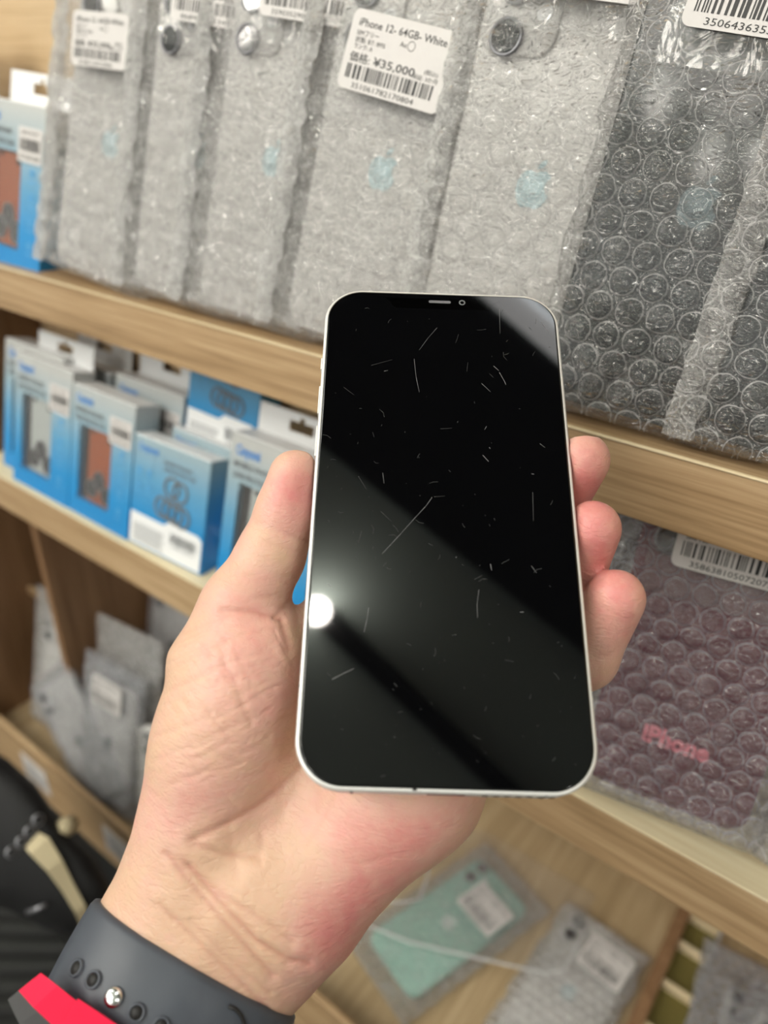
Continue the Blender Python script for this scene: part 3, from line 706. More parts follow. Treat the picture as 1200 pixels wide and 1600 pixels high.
# scratches: pixels on the screen -> plane
def on_screen(x, y):
    r = np.array([(x-600)/F, (y-800)/F, 1.]); s = (T0@nh)/(r@nh); p = r*s-ctr
    return p@xh, -(p@yh)
def scratch_mesh(lines, name, mt):
    bm = bmesh.new()
    for pts, wd in lines:
        P = [Vector(on_screen(*p)) for p in pts]
        for a, b in zip(P, P[1:]):
            d = (b-a)
            if d.length < 1e-6: continue
            n_ = Vector((-d.y, d.x)).normalized()*wd*.000065
            q = [a-n_, b-n_*.6, b+n_*.6, a+n_]
            bm.faces.new([bm.verts.new((v.x, ys-.00002, v.y)) for v in q])
    tag(from_bm(name, bm, mt, ph, recalc=False), kind='stuff')
L1 = [([(647, 562), (650, 590), (655, 614)], .9), ([(598, 740), (600, 756)], .8), ([(675, 778), (665, 792), (650, 808)], 1), ([(650, 808), (625, 836), (597, 866)], .8),
      ([(576, 950), (573, 970), (569, 988)], .9), ([(519, 1062), (536, 1053), (553, 1045)], 1.1), ([(748, 922), (745, 945), (746, 966)], .7), ([(780, 485), (781, 522)], .6),
      ([(771, 573), (779, 580)], 1.4), ([(780, 583), (788, 597), (790, 602)], 1.3), ([(752, 600), (766, 613)], .9), ([(754, 712), (763, 722)], 1.4), ([(843, 694), (851, 700)], .9), ([(832, 770), (833, 815)], .5),
      ([(683, 513), (668, 530), (655, 548)], .6), ([(766, 882), (768, 892)], 1.4), ([(830, 885), (838, 896)], .8), ([(512, 912), (518, 918)], .8), ([(830, 741), (834, 742)], 1.2), ([(812, 957), (818, 957)], 1),
      ([(845, 504), (858, 522)], 1.2), ([(600, 581), (606, 580)], 1), ([(712, 871), (713, 872)], 1.5), ([(764, 700), (766, 702)], 1.5), ([(760, 667), (757, 672)], 1)]
scratch_mesh(L1, 'screen_scratches', M['scratch'])
rr = random.Random(3); L2 = []
for k in range(150):
    x = rr.uniform(505, 920); y = rr.uniform(480, 1215)
    a = rr.uniform(0, 6.28); l_ = rr.choice((1.5, 2, 3, 4, 8, 14)); c_ = rr.uniform(-.4, .4)
    u, v = on_screen(x, y)
    if abs(u) > PW/2-.003 or abs(v) > PH/2-.003: continue
    L2.append(([(x, y), (x+l_*.5*math.cos(a), y+l_*.5*math.sin(a)), (x+l_*math.cos(a+c_), y+l_*math.sin(a+c_))], .8))
for p in ([(560, 745), (572, 765)], [(595, 800), (612, 816)], [(580, 572), (613, 563)], [(537, 606), (553, 618)], [(688, 671), (706, 670)], [(678, 777), (695, 776)], [(565, 830), (560, 850)]): L2.append((p, .8))
scratch_mesh(L2, 'fine_scratches', M['faint'])

# ------------------------------------------------------------------ hand (one continuous surface from a distance field)
def P(x, y, z): return np.array([(x-600)/F*z, (y-800)/F*z, z])     # pixel + depth in mm -> lens mm
STEP = 1.0
lo = np.array([-106., -22., 142.]); hi = np.array([82., 178., 262.])
gx, gy, gz = [np.arange(lo[i], hi[i], STEP, dtype=np.float32) for i in range(3)]
GX, GY, GZ = np.meshgrid(gx, gy, gz, indexing='ij')
def cone(a, b, ra, rb):
    a = np.asarray(a, np.float32); b = np.asarray(b, np.float32); d = b-a; L2_ = float(d@d)
    t = ((GX-a[0])*d[0]+(GY-a[1])*d[1]+(GZ-a[2])*d[2])/L2_; np.clip(t, 0, 1, out=t)
    return np.sqrt((GX-a[0]-t*d[0])**2+(GY-a[1]-t*d[1])**2+(GZ-a[2]-t*d[2])**2)-(ra+(rb-ra)*t)
def ell(c, ax, rad):                          # ax: 3 orthonormal rows, rad radii
    q = 0; k = 0
    for u, r in zip(ax, rad):
        s = (GX-c[0])*float(u[0])+(GY-c[1])*float(u[1])+(GZ-c[2])*float(u[2])
        q = q+(s/r)**2; k = k+(s/(r*r))**2
    q = np.sqrt(q); return q*(q-1)/np.sqrt(k+1e-9)
def smin(a, b, k):
    h = np.clip(.5+.5*(b-a)/k, 0, 1); return b+(a-b)*h-k*h*(1-h)
def frame(d, hint=(0, 0, 1)):
    d = np.array(d, float); d /= np.linalg.norm(d); h = np.array(hint, float); b = np.cross(d, h); b /= np.linalg.norm(b)
    return [d, b, np.cross(b, d)]
# forearm and wrist
A_ = np.array([-.50, .866, -.50]); A_ /= np.linalg.norm(A_)
Lx = np.array([.866, .50, .0]); Lx -= A_*(A_@Lx); Lx /= np.linalg.norm(Lx); Dn = np.cross(A_, Lx); Dn = Dn*np.sign(Dn[2])   # away from lens
Cm = P(303, 1500, 204)
La, Ra = Cm-Lx*12.5, Cm+Lx*12.5
D = cone(P(302, 1325, 204), La, 17, 16)
D = smin(D, cone(La, La+A_*75, 16, 17), 6)
D = smin(D, cone(P(415, 1395, 207), Ra, 19, 15.5), 12)
D = smin(D, cone(Ra, Ra+A_*75, 15.5, 17), 8)
D = smin(D, cone(P(345, 1400, 205), Cm, 17, 16.5), 12)
D = smin(D, cone(Cm, Cm+A_*75, 16.5, 17.5), 14)
# heel of the hand: hypothenar side
D = smin(D, cone(P(470, 1380, 205), P(640, 1215, 204), 20.5, 18.5), 14)
D = smin(D, cone(P(640, 1215, 204), P(700, 1120, 207), 18.5, 14), 12)
D = smin(D, cone(P(432, 1480, 204), P(462, 1430, 203), 13, 14), 8)
# thenar mound
D = smin(D, ell(P(352, 1145, 204), frame(P(400, 985, 205)-P(310, 1290, 204)), (33, 19.5, 19.5)), 9)
D = smin(D, cone(P(330, 1250, 206), P(400, 1020, 207), 15, 15), 8)
# hollow palm behind the phone
D = smin(D, cone(P(430, 1330, 210), P(560, 1050, 218), 16, 12), 10)
D = smin(D, cone(P(500, 1280, 212), P(620, 1090, 215), 15, 11), 10)
D = smin(D, cone(P(400, 1065, 214), P(505, 1000, 216), 12, 10), 9)
# thumb
TH = cone(P(462, 745, 213), P(448, 800, 213), 7.9, 8.6)
TH = smin(TH, cone(P(448, 800, 213), P(424, 868, 211), 8.6, 9.2), 3)
TH = smin(TH, cone(P(422, 868, 211), P(380, 952, 208), 9.2, 11.4), 4)
TH = smin(TH, cone(P(380, 952, 208), P(352, 1040, 207), 11.4, 16), 5)
TH = smin(TH, cone(P(444, 800, 209), P(450, 770, 209), 5.5, 5), 4)
D = smin(D, TH, 2.2)
# fingers (index, middle, ring, little)
FG = [[(505, 985, 216, 9.8), (545, 930, 226, 9.6), (745, 862, 242, 8.8), (868, 790, 227, 8.6), (909, 719, 214, 8.1)],
      [(560, 1040, 216, 9.8), (770, 965, 236, 9.0), (895, 903, 218, 8.6), (926, 826, 206, 7.9)],
      [(620, 1080, 214, 9.5), (800, 1090, 226, 8.8), (914, 1026, 210, 8.8), (962, 935, 201, 8.0)],
      [(690, 1130, 208, 8.5), (790, 1165, 214, 7.6), (850, 1130, 208, 7.0), (870, 1080, 207, 6.4)]]
for fi, ch in enumerate(FG):
    Fd = None
    for a, b in zip(ch, ch[1:]):
        c = cone(P(*a[:3]), P(*b[:3]), a[3], b[3]); Fd = c if Fd is None else smin(Fd, c, 3)
    # pad of the fingertip
    t1, t0 = ch[-1], ch[-2]
    D = smin(D, Fd, 2.2)
# the flesh gives way to the phone: subtract the slab
cc = ctr*1000
def slabsd(grow):
    a = (GX-cc[0])*xh[0]+(GY-cc[1])*xh[1]+(GZ-cc[2])*xh[2]; b = (GX-cc[0])*yh[0]+(GY-cc[1])*yh[1]+(GZ-cc[2])*yh[2]
    c = (GX-cc[0])*nh[0]+(GY-cc[1])*nh[1]+(GZ-cc[2])*nh[2]-3.7
    r = 11.5
    qa = np.abs(a)-(35.75-r); qb = np.abs(b)-(73.35-r)
    d2 = np.hypot(np.maximum(qa, 0), np.maximum(qb, 0))+np.minimum(np.maximum(qa, qb), 0)-r
    dc = np.abs(c)-3.7
    return np.minimum(np.maximum(d2, dc), 0)+np.hypot(np.maximum(d2, 0), np.maximum(dc, 0))-grow
SD = slabsd(0.35)
# also nothing of the flesh lies in front of the screen
D = -smin(-D, SD, 1.6)
def surface_nets(D, lo, step):
    S = D < 0
    nx, ny, nz = D.shape
    cnt = np.zeros((nx-1, ny-1, nz-1), np.int16); acc = np.zeros((nx-1, ny-1, nz-1, 3), np.float32)
    base = [(0, 0, 0), (1, 0, 0), (0, 1, 0), (1, 1, 0), (0, 0, 1), (1, 0, 1), (0, 1, 1), (1, 1, 1)]
    def cut(o): return tuple(slice(o[k], D.shape[k]-1+o[k]) for k in range(3))
    for ia, a in enumerate(base):
        for ax in range(3):
            if a[ax]: continue
            b = list(a); b[ax] = 1
            A, B = D[cut(a)], D[cut(b)]
            x = (A < 0) != (B < 0)
            w_ = np.where(x); t = A[w_]/(A[w_]-B[w_])
            p = np.tile(np.array(a, np.float32), (len(t), 1)); p[:, ax] += t
            acc[w_] += p; cnt[w_] += 1
    act = cnt > 0; vid = -np.ones(act.shape, np.int64); ix = np.where(act); vid[ix] = np.arange(len(ix[0]))
    V = acc[ix]/cnt[ix][:, None]+np.stack(ix, -1); V = V*step+lo
    Fs = []
    for ax in range(3):
        u, v = [(1, 2), (2, 0), (0, 1)][ax]
        sl0 = [slice(None)]*3; sl1 = [slice(None)]*3; sl0[ax] = slice(0, -1); sl1[ax] = slice(1, None)
        x = S[tuple(sl0)] != S[tuple(sl1)]
        q = np.array(np.where(x)).T
        ok = (q[:, u] > 0) & (q[:, v] > 0) & (q[:, u] < D.shape[u]-1) & (q[:, v] < D.shape[v]-1)
        q = q[ok]; ins = S[tuple(q.T)]
        def g_(du, dv):
            r = q.copy(); r[:, u] += du; r[:, v] += dv; return vid[tuple(r.T)]
        f = np.stack([g_(-1, -1), g_(0, -1), g_(0, 0), g_(-1, 0)], -1); f[~ins] = f[~ins][:, ::-1]
        Fs.append(f)
    return V, np.concatenate(Fs)
V, FQ = surface_nets(D, lo, STEP)
FQ = FQ[(FQ >= 0).all(1)]
# smooth a little
def smooth(V, Fq, it, lam):
    n = len(V); E = np.concatenate([Fq[:, [0, 1]], Fq[:, [1, 2]], Fq[:, [2, 3]], Fq[:, [3, 0]]]); E = np.concatenate([E, E[:, ::-1]])
    deg = np.bincount(E[:, 0], minlength=n)[:, None]
    for _ in range(it):
        S_ = np.stack([np.bincount(E[:, 0], V[E[:, 1], k], n) for k in range(3)], -1)
        V = V+lam*(S_/np.maximum(deg, 1)-V)
    return V
V = smooth(V, FQ, 6, .5)
# one round of linear subdivision for the fine creases
def subdivide(V, Fq):
    E = np.sort(np.concatenate([Fq[:, [0, 1]], Fq[:, [1, 2]], Fq[:, [2, 3]], Fq[:, [3, 0]]]), 1)
    U, inv_ = np.unique(E, axis=0, return_inverse=True); inv_ = inv_.reshape(-1); n = len(V); m_ = len(Fq)
    ev = (V[U[:, 0]]+V[U[:, 1]])/2; fv = V[Fq].mean(1)
    e = [inv_[i*m_:(i+1)*m_]+n for i in range(4)]; fc = np.arange(m_)+n+len(U)
    F2 = np.concatenate([np.stack([Fq[:, 0], e[0], fc, e[3]], -1), np.stack([Fq[:, 1], e[1], fc, e[0]], -1), np.stack([Fq[:, 2], e[2], fc, e[1]], -1), np.stack([Fq[:, 3], e[3], fc, e[2]], -1)])
    return np.concatenate([V, ev, fv]), F2
V, FQ = subdivide(V, FQ); V = smooth(V, FQ, 3, .5)
def normals(V, Fq):
    a = V[Fq[:, 2]]-V[Fq[:, 0]]; b = V[Fq[:, 3]]-V[Fq[:, 1]]; n = np.cross(a, b)
    N = np.stack([np.bincount(Fq.ravel(), np.repeat(n[:, k], 4), len(V)) for k in range(3)], -1)
    return N/(np.linalg.norm(N, axis=1)[:, None]+1e-9)
N = normals(V, FQ)
ppx = 600+F*V[:, 0]/V[:, 2]; ppy = 800+F*V[:, 1]/V[:, 2]
facing = np.clip(-N[:, 2]*3, 0, 1)*(V[:, 2] < 225)
def dline(pts):
    d = np.full(len(V), 1e9)
    for (x0, y0), (x1, y1) in zip(pts, pts[1:]):
        dx, dy = x1-x0, y1-y0; t = np.clip(((ppx-x0)*dx+(ppy-y0)*dy)/(dx*dx+dy*dy), 0, 1)
        d = np.minimum(d, np.hypot(ppx-x0-t*dx, ppy-y0-t*dy))
    return d
creases = [  # (pixel line, depth mm, width px)
 ([(300, 1312), (350, 1290), (400, 1262), (440, 1230), (476, 1188)], .9, 7),
 ([(345, 952), (395, 955), (425, 962), (440, 968)], .8, 5), ([(440, 968), (446, 992), (452, 1015)], .8, 6), ([(455, 940), (440, 952), (430, 965)], .5, 5),
 ([(398, 815), (425, 826), (455, 836), (484, 848)], .45, 6), ([(415, 845), (450, 858), (478, 862)], .25, 6),
 ([(290, 990), (330, 972), (360, 962)], .3, 6), ([(278, 1040), (320, 1015), (380, 990), (430, 980)], .25, 6),
 ([(262, 1080), (330, 1045), (420, 1015)], .22, 5), ([(245, 1150), (300, 1130), (380, 1090)], .22, 5), ([(240, 1190), (330, 1150), (420, 1110)], .2, 5),
 ([(345, 1030), (365, 1065), (380, 1100), (395, 1130)], .3, 5), ([(255, 1230), (340, 1200), (410, 1160), (450, 1120)], .2, 5),
 ([(350, 1000), (352, 1040), (372, 1060)], .2, 5), ([(300, 1150), (340, 1180), (375, 1195)], .18, 5), ([(285, 1100), (350, 1120), (420, 1150)], .15, 5),
 ([(440, 1230), (437, 1260), (430, 1290)], .2, 6), ([(476, 1188), (497, 1235), (495, 1270)], .2, 7),
 ([(295, 1355), (350, 1415), (400, 1470), (450, 1500), (482, 1506)], 1.1, 7), ([(260, 1335), (320, 1405), (380, 1475), (425, 1525)], .9, 7), ([(250, 1415), (300, 1462), (350, 1510), (415, 1575)], .7, 7),
 ([(305, 1320), (350, 1335), (400, 1338)], .7, 6), ([(410, 1303), (407, 1345)], .35, 6), ([(285, 1345), (350, 1400), (415, 1440), (455, 1470)], .6, 8), ([(232, 1405), (262, 1450)], .2, 8), ([(300, 1440), (360, 1500), (420, 1550)], .4, 6),
 ([(930, 1032), (950, 1024), (965, 1010)], .3, 5), ([(915, 915), (940, 905)], .3, 5), ([(355, 1290), (362, 1330), (372, 1372)], .3, 10), ([(500, 1330), (560, 1350), (600, 1340)], .2, 8), ([(470, 1210), (450, 1250), (440, 1285)], .3, 6), ([(520, 1245), (505, 1280), (480, 1320)], .25, 7)]
cr_r = random.Random(11)
for k in range(46):                          # short fine lines over the thenar mound
    x0, y0 = cr_r.uniform(262, 430), cr_r.uniform(985, 1230); ll = cr_r.uniform(28, 80); sl = cr_r.choice((-.5, -.42, -.55, -.48, 1.9, 1.3))
    dx = ll/math.hypot(1, sl); creases.append(([(x0, y0), (x0+dx*.5, y0+dx*.5*sl+cr_r.uniform(-3, 3)), (x0+dx, y0+dx*sl)], cr_r.uniform(.10, .22), 3.2))
for k in range(14):
    x0, y0 = cr_r.uniform(395, 470), cr_r.uniform(860, 935); ll = cr_r.uniform(18, 40); sl = cr_r.uniform(-.1, .35)
    creases.append(([(x0-ll/2, y0-ll*sl/2), (x0+ll/2, y0+ll*sl/2)], cr_r.uniform(.08, .16), 3))
disp = np.zeros(len(V))
for pts, dp, wd in creases:
    d = dline(pts); disp -= dp*.55*np.exp(-(d/wd)**2); disp += dp*.10*np.exp(-((d-2.6*wd)/(1.6*wd))**2)
# tendons at the wrist
for pts, dp, wd in (([(400, 1350), (340, 1440), (270, 1580)], .35, 26), ([(330, 1330), (260, 1420), (200, 1500)], .25, 26)):
    disp += dp*np.exp(-(dline(pts)/wd)**2)
V = V+N*(disp*facing)[:, None]
# skin tone map: redder fingertips, mound and heel
def blob(x, y, rx, ry, rot=0):
    c, s = math.cos(rot), math.sin(rot); u = (ppx-x)*c+(ppy-y)*s; v = -(ppx-x)*s+(ppy-y)*c
    return np.exp(-((u/rx)**2+(v/ry)**2))
red = .75*blob(460, 770, 60, 75)+.8*blob(915, 740, 60, 80)+.75*blob(935, 850, 50, 80)+.7*blob(970, 950, 60, 90)+.45*blob(390, 1060, 90, 90)+.5*blob(300, 1260, 130, 70, -.4)+.4*blob(400, 930, 90, 60)
red = red+.75*blob(520, 1450, 70, 110, .5)+.55*blob(640, 1330, 130, 50, -.75)+.35*blob(560, 1290, 120, 60)
red = red*(.8+.2*1)-.35*blob(300, 1450, 120, 90)
red = np.clip(red, 0, 1)
cr = np.zeros(len(V))
for pts, dp, wd in creases: cr += dp*.8*np.exp(-(dline(pts)/(wd*.6))**2)
cr = np.clip(cr*facing, 0, 1)
Vw = (R @ (V*.001).T).T+np.array([0, 0, 1.4])
org = Vw.mean(0)
me = bpy.data.meshes.new('hand'); me.from_pydata((Vw-org).tolist(), [], FQ.tolist()); me.update()
me.polygons.foreach_set('use_smooth', [True]*len(me.polygons))
ca = me.color_attributes.new('tone', 'FLOAT_COLOR', 'POINT')
ca.data.foreach_set('color', np.stack([red, cr, red*0, red*0+1], -1).ravel().astype(np.float32))
M['skin'] = mat('skin', (.70, .42, .31), 0.42)
g = G(M['skin']); g.b.inputs['Subsurface Weight'].default_value = 0.25; g.b.inputs['Subsurface Radius'].default_value = (1.0, .35, .2); g.b.inputs['Subsurface Scale'].default_value = .003
at = g.n('ShaderNodeVertexColor'); at.layer_name = 'tone'; sp_ = g.n('ShaderNodeSeparateColor'); g.l(at.outputs[0], sp_.inputs[0])
o_ = g.obj(); n1 = g.noise(o_, 70, 4, .6); n2 = g.noise(o_, 260, 3, .6)
f = g.math('ADD', sp_.outputs[0], g.math('MULTIPLY', g.math('SUBTRACT', n1, .5), 1.1)); f = g.math('ADD', f, g.math('MULTIPLY', g.math('SUBTRACT', n2, .5), .5), clamp=True)
c1 = g.ramp(f, [(0.0, (.69, .45, .315)), (0.4, (.73, .42, .34)), (1.0, (.68, .25, .235))])
mx = g.n('ShaderNodeMix', data_type='RGBA'); g.l(g.math('MULTIPLY', sp_.outputs[1], .55), mx.inputs[0]); g.l(c1, mx.inputs[6]); mx.inputs[7].default_value = (.50, .20, .15, 1)
g.l(mx.outputs[2], g.b.inputs['Base Color'])
vo = g.n('ShaderNodeTexVoronoi', feature='DISTANCE_TO_EDGE'); vo.inputs['Scale'].default_value = 520; g.l(g.scale(o_, (1, 1, 1)), vo.inputs['Vector'])
pore = g.math('MINIMUM', vo.outputs['Distance'], .12)
wr_ = g.noise(g.scale(o_, (240, 240, 900), rot=(.5, .3, .8)), 1.0, 3, .6, .6)
nb = g.bump(pore, .35, .0009); nb = g.bump(wr_, .38, .0009, nb); g.l(nb, g.b.inputs['Normal'])
me.materials.append(M['skin'])
hand = link(bpy.data.objects.new('hand', me)); hand.location = org
tag(hand, 'left hand, palm towards the viewer, fingers curled round the large phone', 'hand')

# ------------------------------------------------------------------ watch strap, pink tag, sleeve
M['strap'] = mat('slate_rubber', (.060, .070, .090), 0.42)
_C0 = (P(294, 1484, 204)*1e-3); C0 = _C0
_r = V*1e-3-_C0; _s = _r@A_; _u = _r@Lx; _v = _r@Dn; _th = np.arctan2(_v, _u); _rad = np.hypot(_u, _v)
def wrist_radius(th, s0, s1):
    k = (_s > s0) & (_s < s1); T = _th[k]; Q = _rad[k]; out = []
    for t in th:
        d = np.abs((T-t+np.pi) % (2*np.pi)-np.pi); q = Q[d < .09]; out.append(np.percentile(q, 92) if len(q) else .02)
    out = np.array(out)
    for _ in range(3): out = (np.roll(out, 1)+2*out+np.roll(out, -1))/4
    return out
NS = 144; TS = np.linspace(-np.pi, np.pi, NS, endpoint=False)
RA0 = np.minimum(wrist_radius(TS, .003, .010), .032); RA1 = np.minimum(wrist_radius(TS, .014, .024), .032)
def strap_r(th, s):
    a = np.interp(th, np.append(TS, np.pi), np.append(RA0, RA0[0])); b = np.interp(th, np.append(TS, np.pi), np.append(RA1, RA1[0]))
    t = min(max(s/.024, 0), 1); return a*(1-t)+b*t
def strap_mesh():
    th = .0024; bm = bmesh.new(); rings = []
    prof = [(0, .2*th), (.0006, th*.8), (.002, th), (.008, th*1.12), (.014, th*1.12), (.021, th), (.0226, th*.8), (.0232, .2*th), (.0226, -.0006), (.0006, -.0006)]
    for t in TS:
        rings.append([bm.verts.new(W(_C0+A_*s_+(Lx*math.cos(t)+Dn*math.sin(t))*(strap_r(t, s_)+h_))) for s_, h_ in prof])
    k_ = len(prof)
    for i in range(NS):
        a, b = rings[i], rings[(i+1) % NS]
        for j in range(k_): bm.faces.new((a[j], a[(j+1) % k_], b[(j+1) % k_], b[j]))
    return bm
def cuff(c, a0, a1, ra, rb, th, n=96, m_=8, full=True, f0=0, f1=360, sup=2.3, bulge=0.0):
    # elliptical band about the axis A_ through c, returns bmesh verts
    bm = bmesh.new(); rings = []
    for i in range(n+(0 if full else 1)):
        a = math.radians(f0+(f1-f0)*i/n); ca_, sa = math.cos(a), math.sin(a)
        k = (abs(ca_)**sup+abs(sa)**sup)**(-1/sup)
        pr_ = []
        prof = [(a0, .3*th), (a0+.0006, th*.85), (a0+.002, th), ((a0+a1)/2, th*(1+bulge)), (a1-.002, th), (a1-.0006, th*.85), (a1, .3*th), (a1-.0006, 0), (a0+.0006, 0)]
        for s, t in prof:
            p = c+A_*s+Lx*ca_*k*(ra+t)+Dn*sa*k*(rb+t); pr_.append(bm.verts.new(W(p)))
        rings.append(pr_)
    k_ = len(rings[0])
    for i in range(len(rings) if full else len(rings)-1):
        a, b = rings[i], rings[(i+1) % len(rings)]
        for j in range(k_): bm.faces.new((a[j], a[(j+1) % k_], b[(j+1) % k_], b[j]))
    if not full: bm.faces.new(rings[0]); bm.faces.new(rings[-1][::-1])
    return bm
C0 = P(316, 1516, 203)*1e-3
ST = empty('watch_strap', Matrix.Identity(4)); tag(ST, 'slate grey rubber watch strap with punched holes round the wrist', 'watch strap')
from_bm('strap_band', strap_mesh(), M['strap'], ST, True)
def strap_pt(x, y):
    # point on the front of the strap under a pixel
    r = np.array([(x-600)/F, (y-800)/F, 1.])
    def rr_(th, s_): return strap_r(th, s_)+.0026
    for z in np.linspace(.15, .22, 1400):
        p = r*z-_C0; s_ = p@A_; u = p@Lx; v = p@Dn; th = math.atan2(v, u)
        if math.hypot(u, v) <= rr_(th, s_):
            e_ = .03; dr = (rr_(th+e_, s_)-rr_(th-e_, s_))/(2*e_); R0 = rr_(th, s_)
            er = Lx*math.cos(th)+Dn*math.sin(th); et = -Lx*math.sin(th)+Dn*math.cos(th)
            n_ = er*R0-et*dr; return r*z, n_/np.linalg.norm(n_)
    return None, None
def disc_at(p, n_, r, t0, t1, name, mt, parent, rin=0, seg=20, dome=False):
    q = np.cross(n_, A_); q /= np.linalg.norm(q); s = np.cross(q, n_)
    bm = bmesh.new()
    def rg(rad, t): return [W(p+n_*t+q*rad*math.cos(2*math.pi*i/seg)+s*rad*math.sin(2*math.pi*i/seg)) for i in range(seg)]
    if rin: 
        bm_loft(bm, [rg(r, t0), rg(r, t1), rg(rin, t1), rg(rin, t0)], False)
    elif dome: bm_loft(bm, [rg(r, t0), rg(r, t1*.5), rg(r*.85, t1*.8), rg(r*.5, t1)])
    else: bm_loft(bm, [rg(r, t0), rg(r, t1)])
    return from_bm(name, bm, mt, parent, True)
for x, y in ((121, 1513), (147, 1531), (214, 1582), (252, 1603)):
    p, n_ = strap_pt(x, y)
    if p is None: continue
    disc_at(p, n_, .00165, -.0012, .00075, 'strap_hole', M['black'], ST)
    disc_at(p, n_, .0021, -.0012, .00085, 'hole_rim', M['strap'], ST, .0015)
p, n_ = strap_pt(179, 1558)
M['steel'] = mat('polished_steel', (.75, .75, .76), 0.12, 1.0)
if p is not None: disc_at(p, n_, .0023, -.0008, .0016, 'steel_pin', M['steel'], ST, dome=True)
# curved loop slot of the strap
bm = bmesh.new(); pts = []
for x, y in ((357, 1572), (368, 1577), (376, 1586), (381, 1598), (384, 1612)):
    q_, n_ = strap_pt(x, y)
    if q_ is not None: pts.append(W(q_+n_*.0002))
if len(pts) > 1: tube(bm, pts, .0005); from_bm('strap_slot', bm, M['black'], ST, True)
else: bm.free()
# pink tab over the lower edge of the strap
M['pink'] = mat('hot_pink_fabric', (.90, .003, .055), 0.75)
TG = empty('pink_ribbon', Matrix.Identity(4)); tag(TG, 'hot pink ribbon loop over the grey strap at the lower left', 'ribbon')
def strip(name, top, bot, z, th, mt, parent):
    bm = bmesh.new(); n = len(top); a = [W(P(*p, z_)*1e-3) for p, z_ in zip(top, z)]; b = [W(P(*p, z_)*1e-3) for p, z_ in zip(bot, z)]
    a2 = [W(P(*p, z_+th)*1e-3) for p, z_ in zip(top, z)]; b2_ = [W(P(*p, z_+th)*1e-3) for p, z_ in zip(bot, z)]
    vs = [[bm.verts.new(p) for p in r] for r in (a, b, b2_, a2)]
    for r, s in ((0, 1), (1, 2), (2, 3), (3, 0)):
        for i in range(n-1): bm.faces.new((vs[r][i], vs[r][i+1], vs[s][i+1], vs[s][i]))
    bm.faces.new([vs[k][0] for k in range(4)]); bm.faces.new([vs[k][-1] for k in range(3, -1, -1)])
    bmesh.ops.bevel(bm, geom=bm.edges[:], offset=.00012, segments=1, affect='EDGES')
    return from_bm(name, bm, mt, parent)
strip('ribbon_band', [(64, 1520), (90, 1540), (122, 1566), (160, 1592), (230, 1640)], [(29, 1548), (52, 1574), (84, 1604), (125, 1636), (200, 1690)], [180, 178, 177, 176, 175], 1.2, M['pink'], TG)
strip('ribbon_fold', [(122, 1560), (170, 1592), (240, 1640)], [(96, 1602), (130, 1630), (200, 1684)], [175.5, 174.5, 173.5], 1.0, M['pink'], TG)
M['greyrib'] = mat('dark_grey_webbing', (.07, .07, .072), 0.8)
strip('webbing_under', [(30, 1547), (60, 1580), (100, 1620), (150, 1660)], [(12, 1562), (30, 1600), (60, 1650), (110, 1700)], [182, 180, 179, 178], 1.2, M['greyrib'], TG)
# black knitted sleeve
M['knit'] = mat('black_knit', (.014, .014, .015), 0.9); g = G(M['knit'])
vo = g.n('ShaderNodeTexVoronoi'); vo.inputs['Scale'].default_value = 420; g.l(g.obj(), vo.inputs['Vector'])
g.l(g.bump(vo.outputs['Distance'], 1.0, .002), g.b.inputs['Normal']); g.l(g.ramp(vo.outputs['Distance'], [(.15, (.05, .05, .052)), (.6, (.004, .004, .004))]), g.b.inputs['Base Color'])
bm = cuff(C0+A_*.033, 0, .06, .034, .024, .003, bulge=.3)
tag(from_bm('sleeve_cuff', bm, M['knit'], None, True), 'black knitted sleeve cuff at the lower left corner', 'sleeve')

# ------------------------------------------------------------------ bag on the floor side (lower left)
BG = empty('shoulder_bag', Matrix.Identity(4)); tag(BG, 'black shoulder bag hanging in front of the bin at the lower left', 'bag')
M['nylon'] = mat('black_nylon', (.006, .006, .007), 0.7)
zb = .66
outline = [(-60, 1150), (10, 1185), (55, 1225), (100, 1290), (150, 1340), (180, 1400), (160, 1440), (130, 1462), (70, 1452), (20, 1425), (-60, 1400)]
bm = bmesh.new()
cx_ = sum(p[0] for p in outline)/len(outline); cy_ = sum(p[1] for p in outline)/len(outline)
rings = []
for s, dz in ((.55, -.045), (.85, -.035), (.97, -.018), (1.0, 0), (.97, .03), (.8, .06)):
    rings.append([px(cx_+(x-cx_)*s, cy_+(y-cy_)*s, zb+dz) for x, y in outline])
bm_loft(bm, rings); bmesh.ops.subdivide_edges(bm, edges=bm.edges[:], cuts=1, use_grid_fill=True, smooth=.6)
from_bm('bag_body', bm, M['nylon'], BG, True)
bm = bmesh.new()
pts = [px(50, 1312, zb-.05), px(62, 1322, zb-.055), px(85, 1352, zb-.055), (px(105, 1385, zb-.05)), px(125, 1420, zb-.045), px(140, 1452, zb-.03)]
wds = [.007, .0085, .0065, .0050, .0045, .0050]
vs = []
for i, p in enumerate(pts):
    d = (pts[min(i+1, 5)]-pts[max(i-1, 0)]).normalized(); vw = (p-EYE).normalized(); s = d.cross(vw).normalized()*wds[i]; t_ = -vw*.002
    vs.append([bm.verts.new(q) for q in (p-s, p+s, p+s+t_, p-s+t_)])
for a, b in zip(vs, vs[1:]):
    for j in range(4): bm.faces.new((a[j], a[(j+1) % 4], b[(j+1) % 4], b[j]))
bm.faces.new(vs[0]); bm.faces.new(vs[-1][::-1])
from_bm('beige_strap', bm, M['beige'], BG)['label'] = 'beige cotton strap'
bm = bmesh.new(); tube(bm, [px(86, 1302, zb-.03), px(100, 1293, zb-.03), px(112, 1288, zb-.02)], .008, 8); from_bm('beige_knot', bm, M['beige'], BG, True)
bm = bmesh.new()
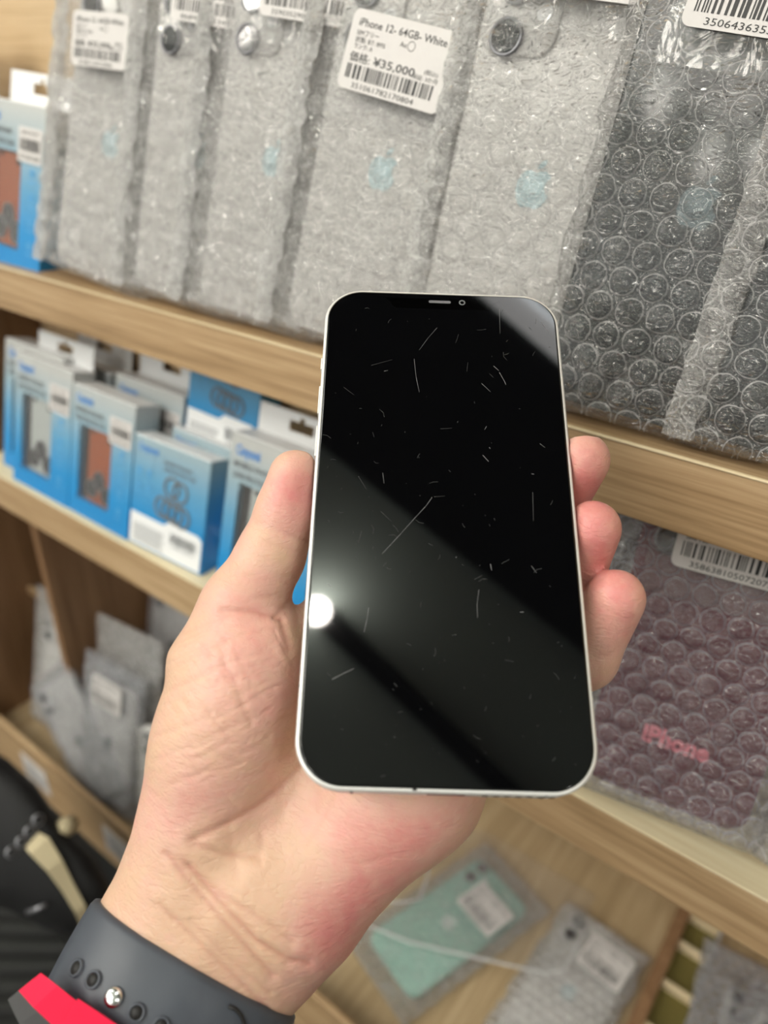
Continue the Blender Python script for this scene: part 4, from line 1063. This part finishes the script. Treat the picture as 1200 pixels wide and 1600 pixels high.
for x, y in ((60, 1281), (47, 1299), (34, 1316), (18, 1332)):
    c = px(x, y, zb-.058); vw = (c-EYE).normalized(); a = vw.cross(Vector((0, 0, 1))).normalized(); b = vw.cross(a)
    n = 14; r1, r2 = .0048, .0036
    o1 = [bm.verts.new(c+(a*math.cos(6.283*i/n)+b*math.sin(6.283*i/n))*r1) for i in range(n)]; o2 = [bm.verts.new(c-vw*.001+(a*math.cos(6.283*i/n)+b*math.sin(6.283*i/n))*r2) for i in range(n)]
    for i in range(n): bm.faces.new((o1[i], o1[(i+1) % n], o2[(i+1) % n], o2[i]))
tag(from_bm('eyelets', bm, M['lensring'], BG), kind='stuff')
bm = bmesh.new(); tube(bm, [px(42, 1426, zb-.052), px(58, 1420, zb-.053), px(72, 1413, zb-.052)], .0022, 6); from_bm('zip_pull', bm, M['lensring'], BG, True)

# ------------------------------------------------------------------ ceiling things seen in the black screen
def refl(x, y, zc=2.60):
    r = np.array([(x-600)/F, (y-800)/F, 1.]); s = (T0@nh)/(r@nh); p = r*s
    d = r-2*(r@nh)*nh; pw = R@p+np.array([0, 0, 1.4]); dw = R@d
    t = (zc-pw[2])/dw[2]; return pw+dw*t, dw, pw

M['lamp_face'] = mat('lamp_diffuser', (.8, .8, .8), 0.4, Emission_Strength=4.0, Emission_Color=(1, .98, .96, 1))
M['lamp_tube'] = mat('lamp_tube', (.8, .8, .8), 0.4, Emission_Strength=9.0, Emission_Color=(.9, .97, 1, 1))
e = empty('ceiling_light', Matrix.Translation((.15, .48, 2.6))); tag(e, 'long light box on the ceiling above the rack, mirrored in the phone screen', 'lamp')
box('light_diffuser', (-.30, .35, -.078, .10, -.01, .012), M['lamp_face'], e, .002)
for y in (-.03, .0): box('light_tube', (-.28, .0, y, y+.012, -.022, -.010), M['lamp_tube'], e, .002)
o = box('ceiling_soffit', (-1.2, 1.3, -.02, .395, 2.575, 2.62), M['dark_ceiling']); tag(o, kind='structure')
e = empty('ceiling_track', Matrix.Translation((.1, -.3, 2.6))); tag(e, 'thin black track rail on the ceiling, mirrored in the phone screen', 'rail')
o = box('rail', (0, .9, -.02, .02, -.02, .02), M['black'], e, .002); o.rotation_euler[2] = -.12
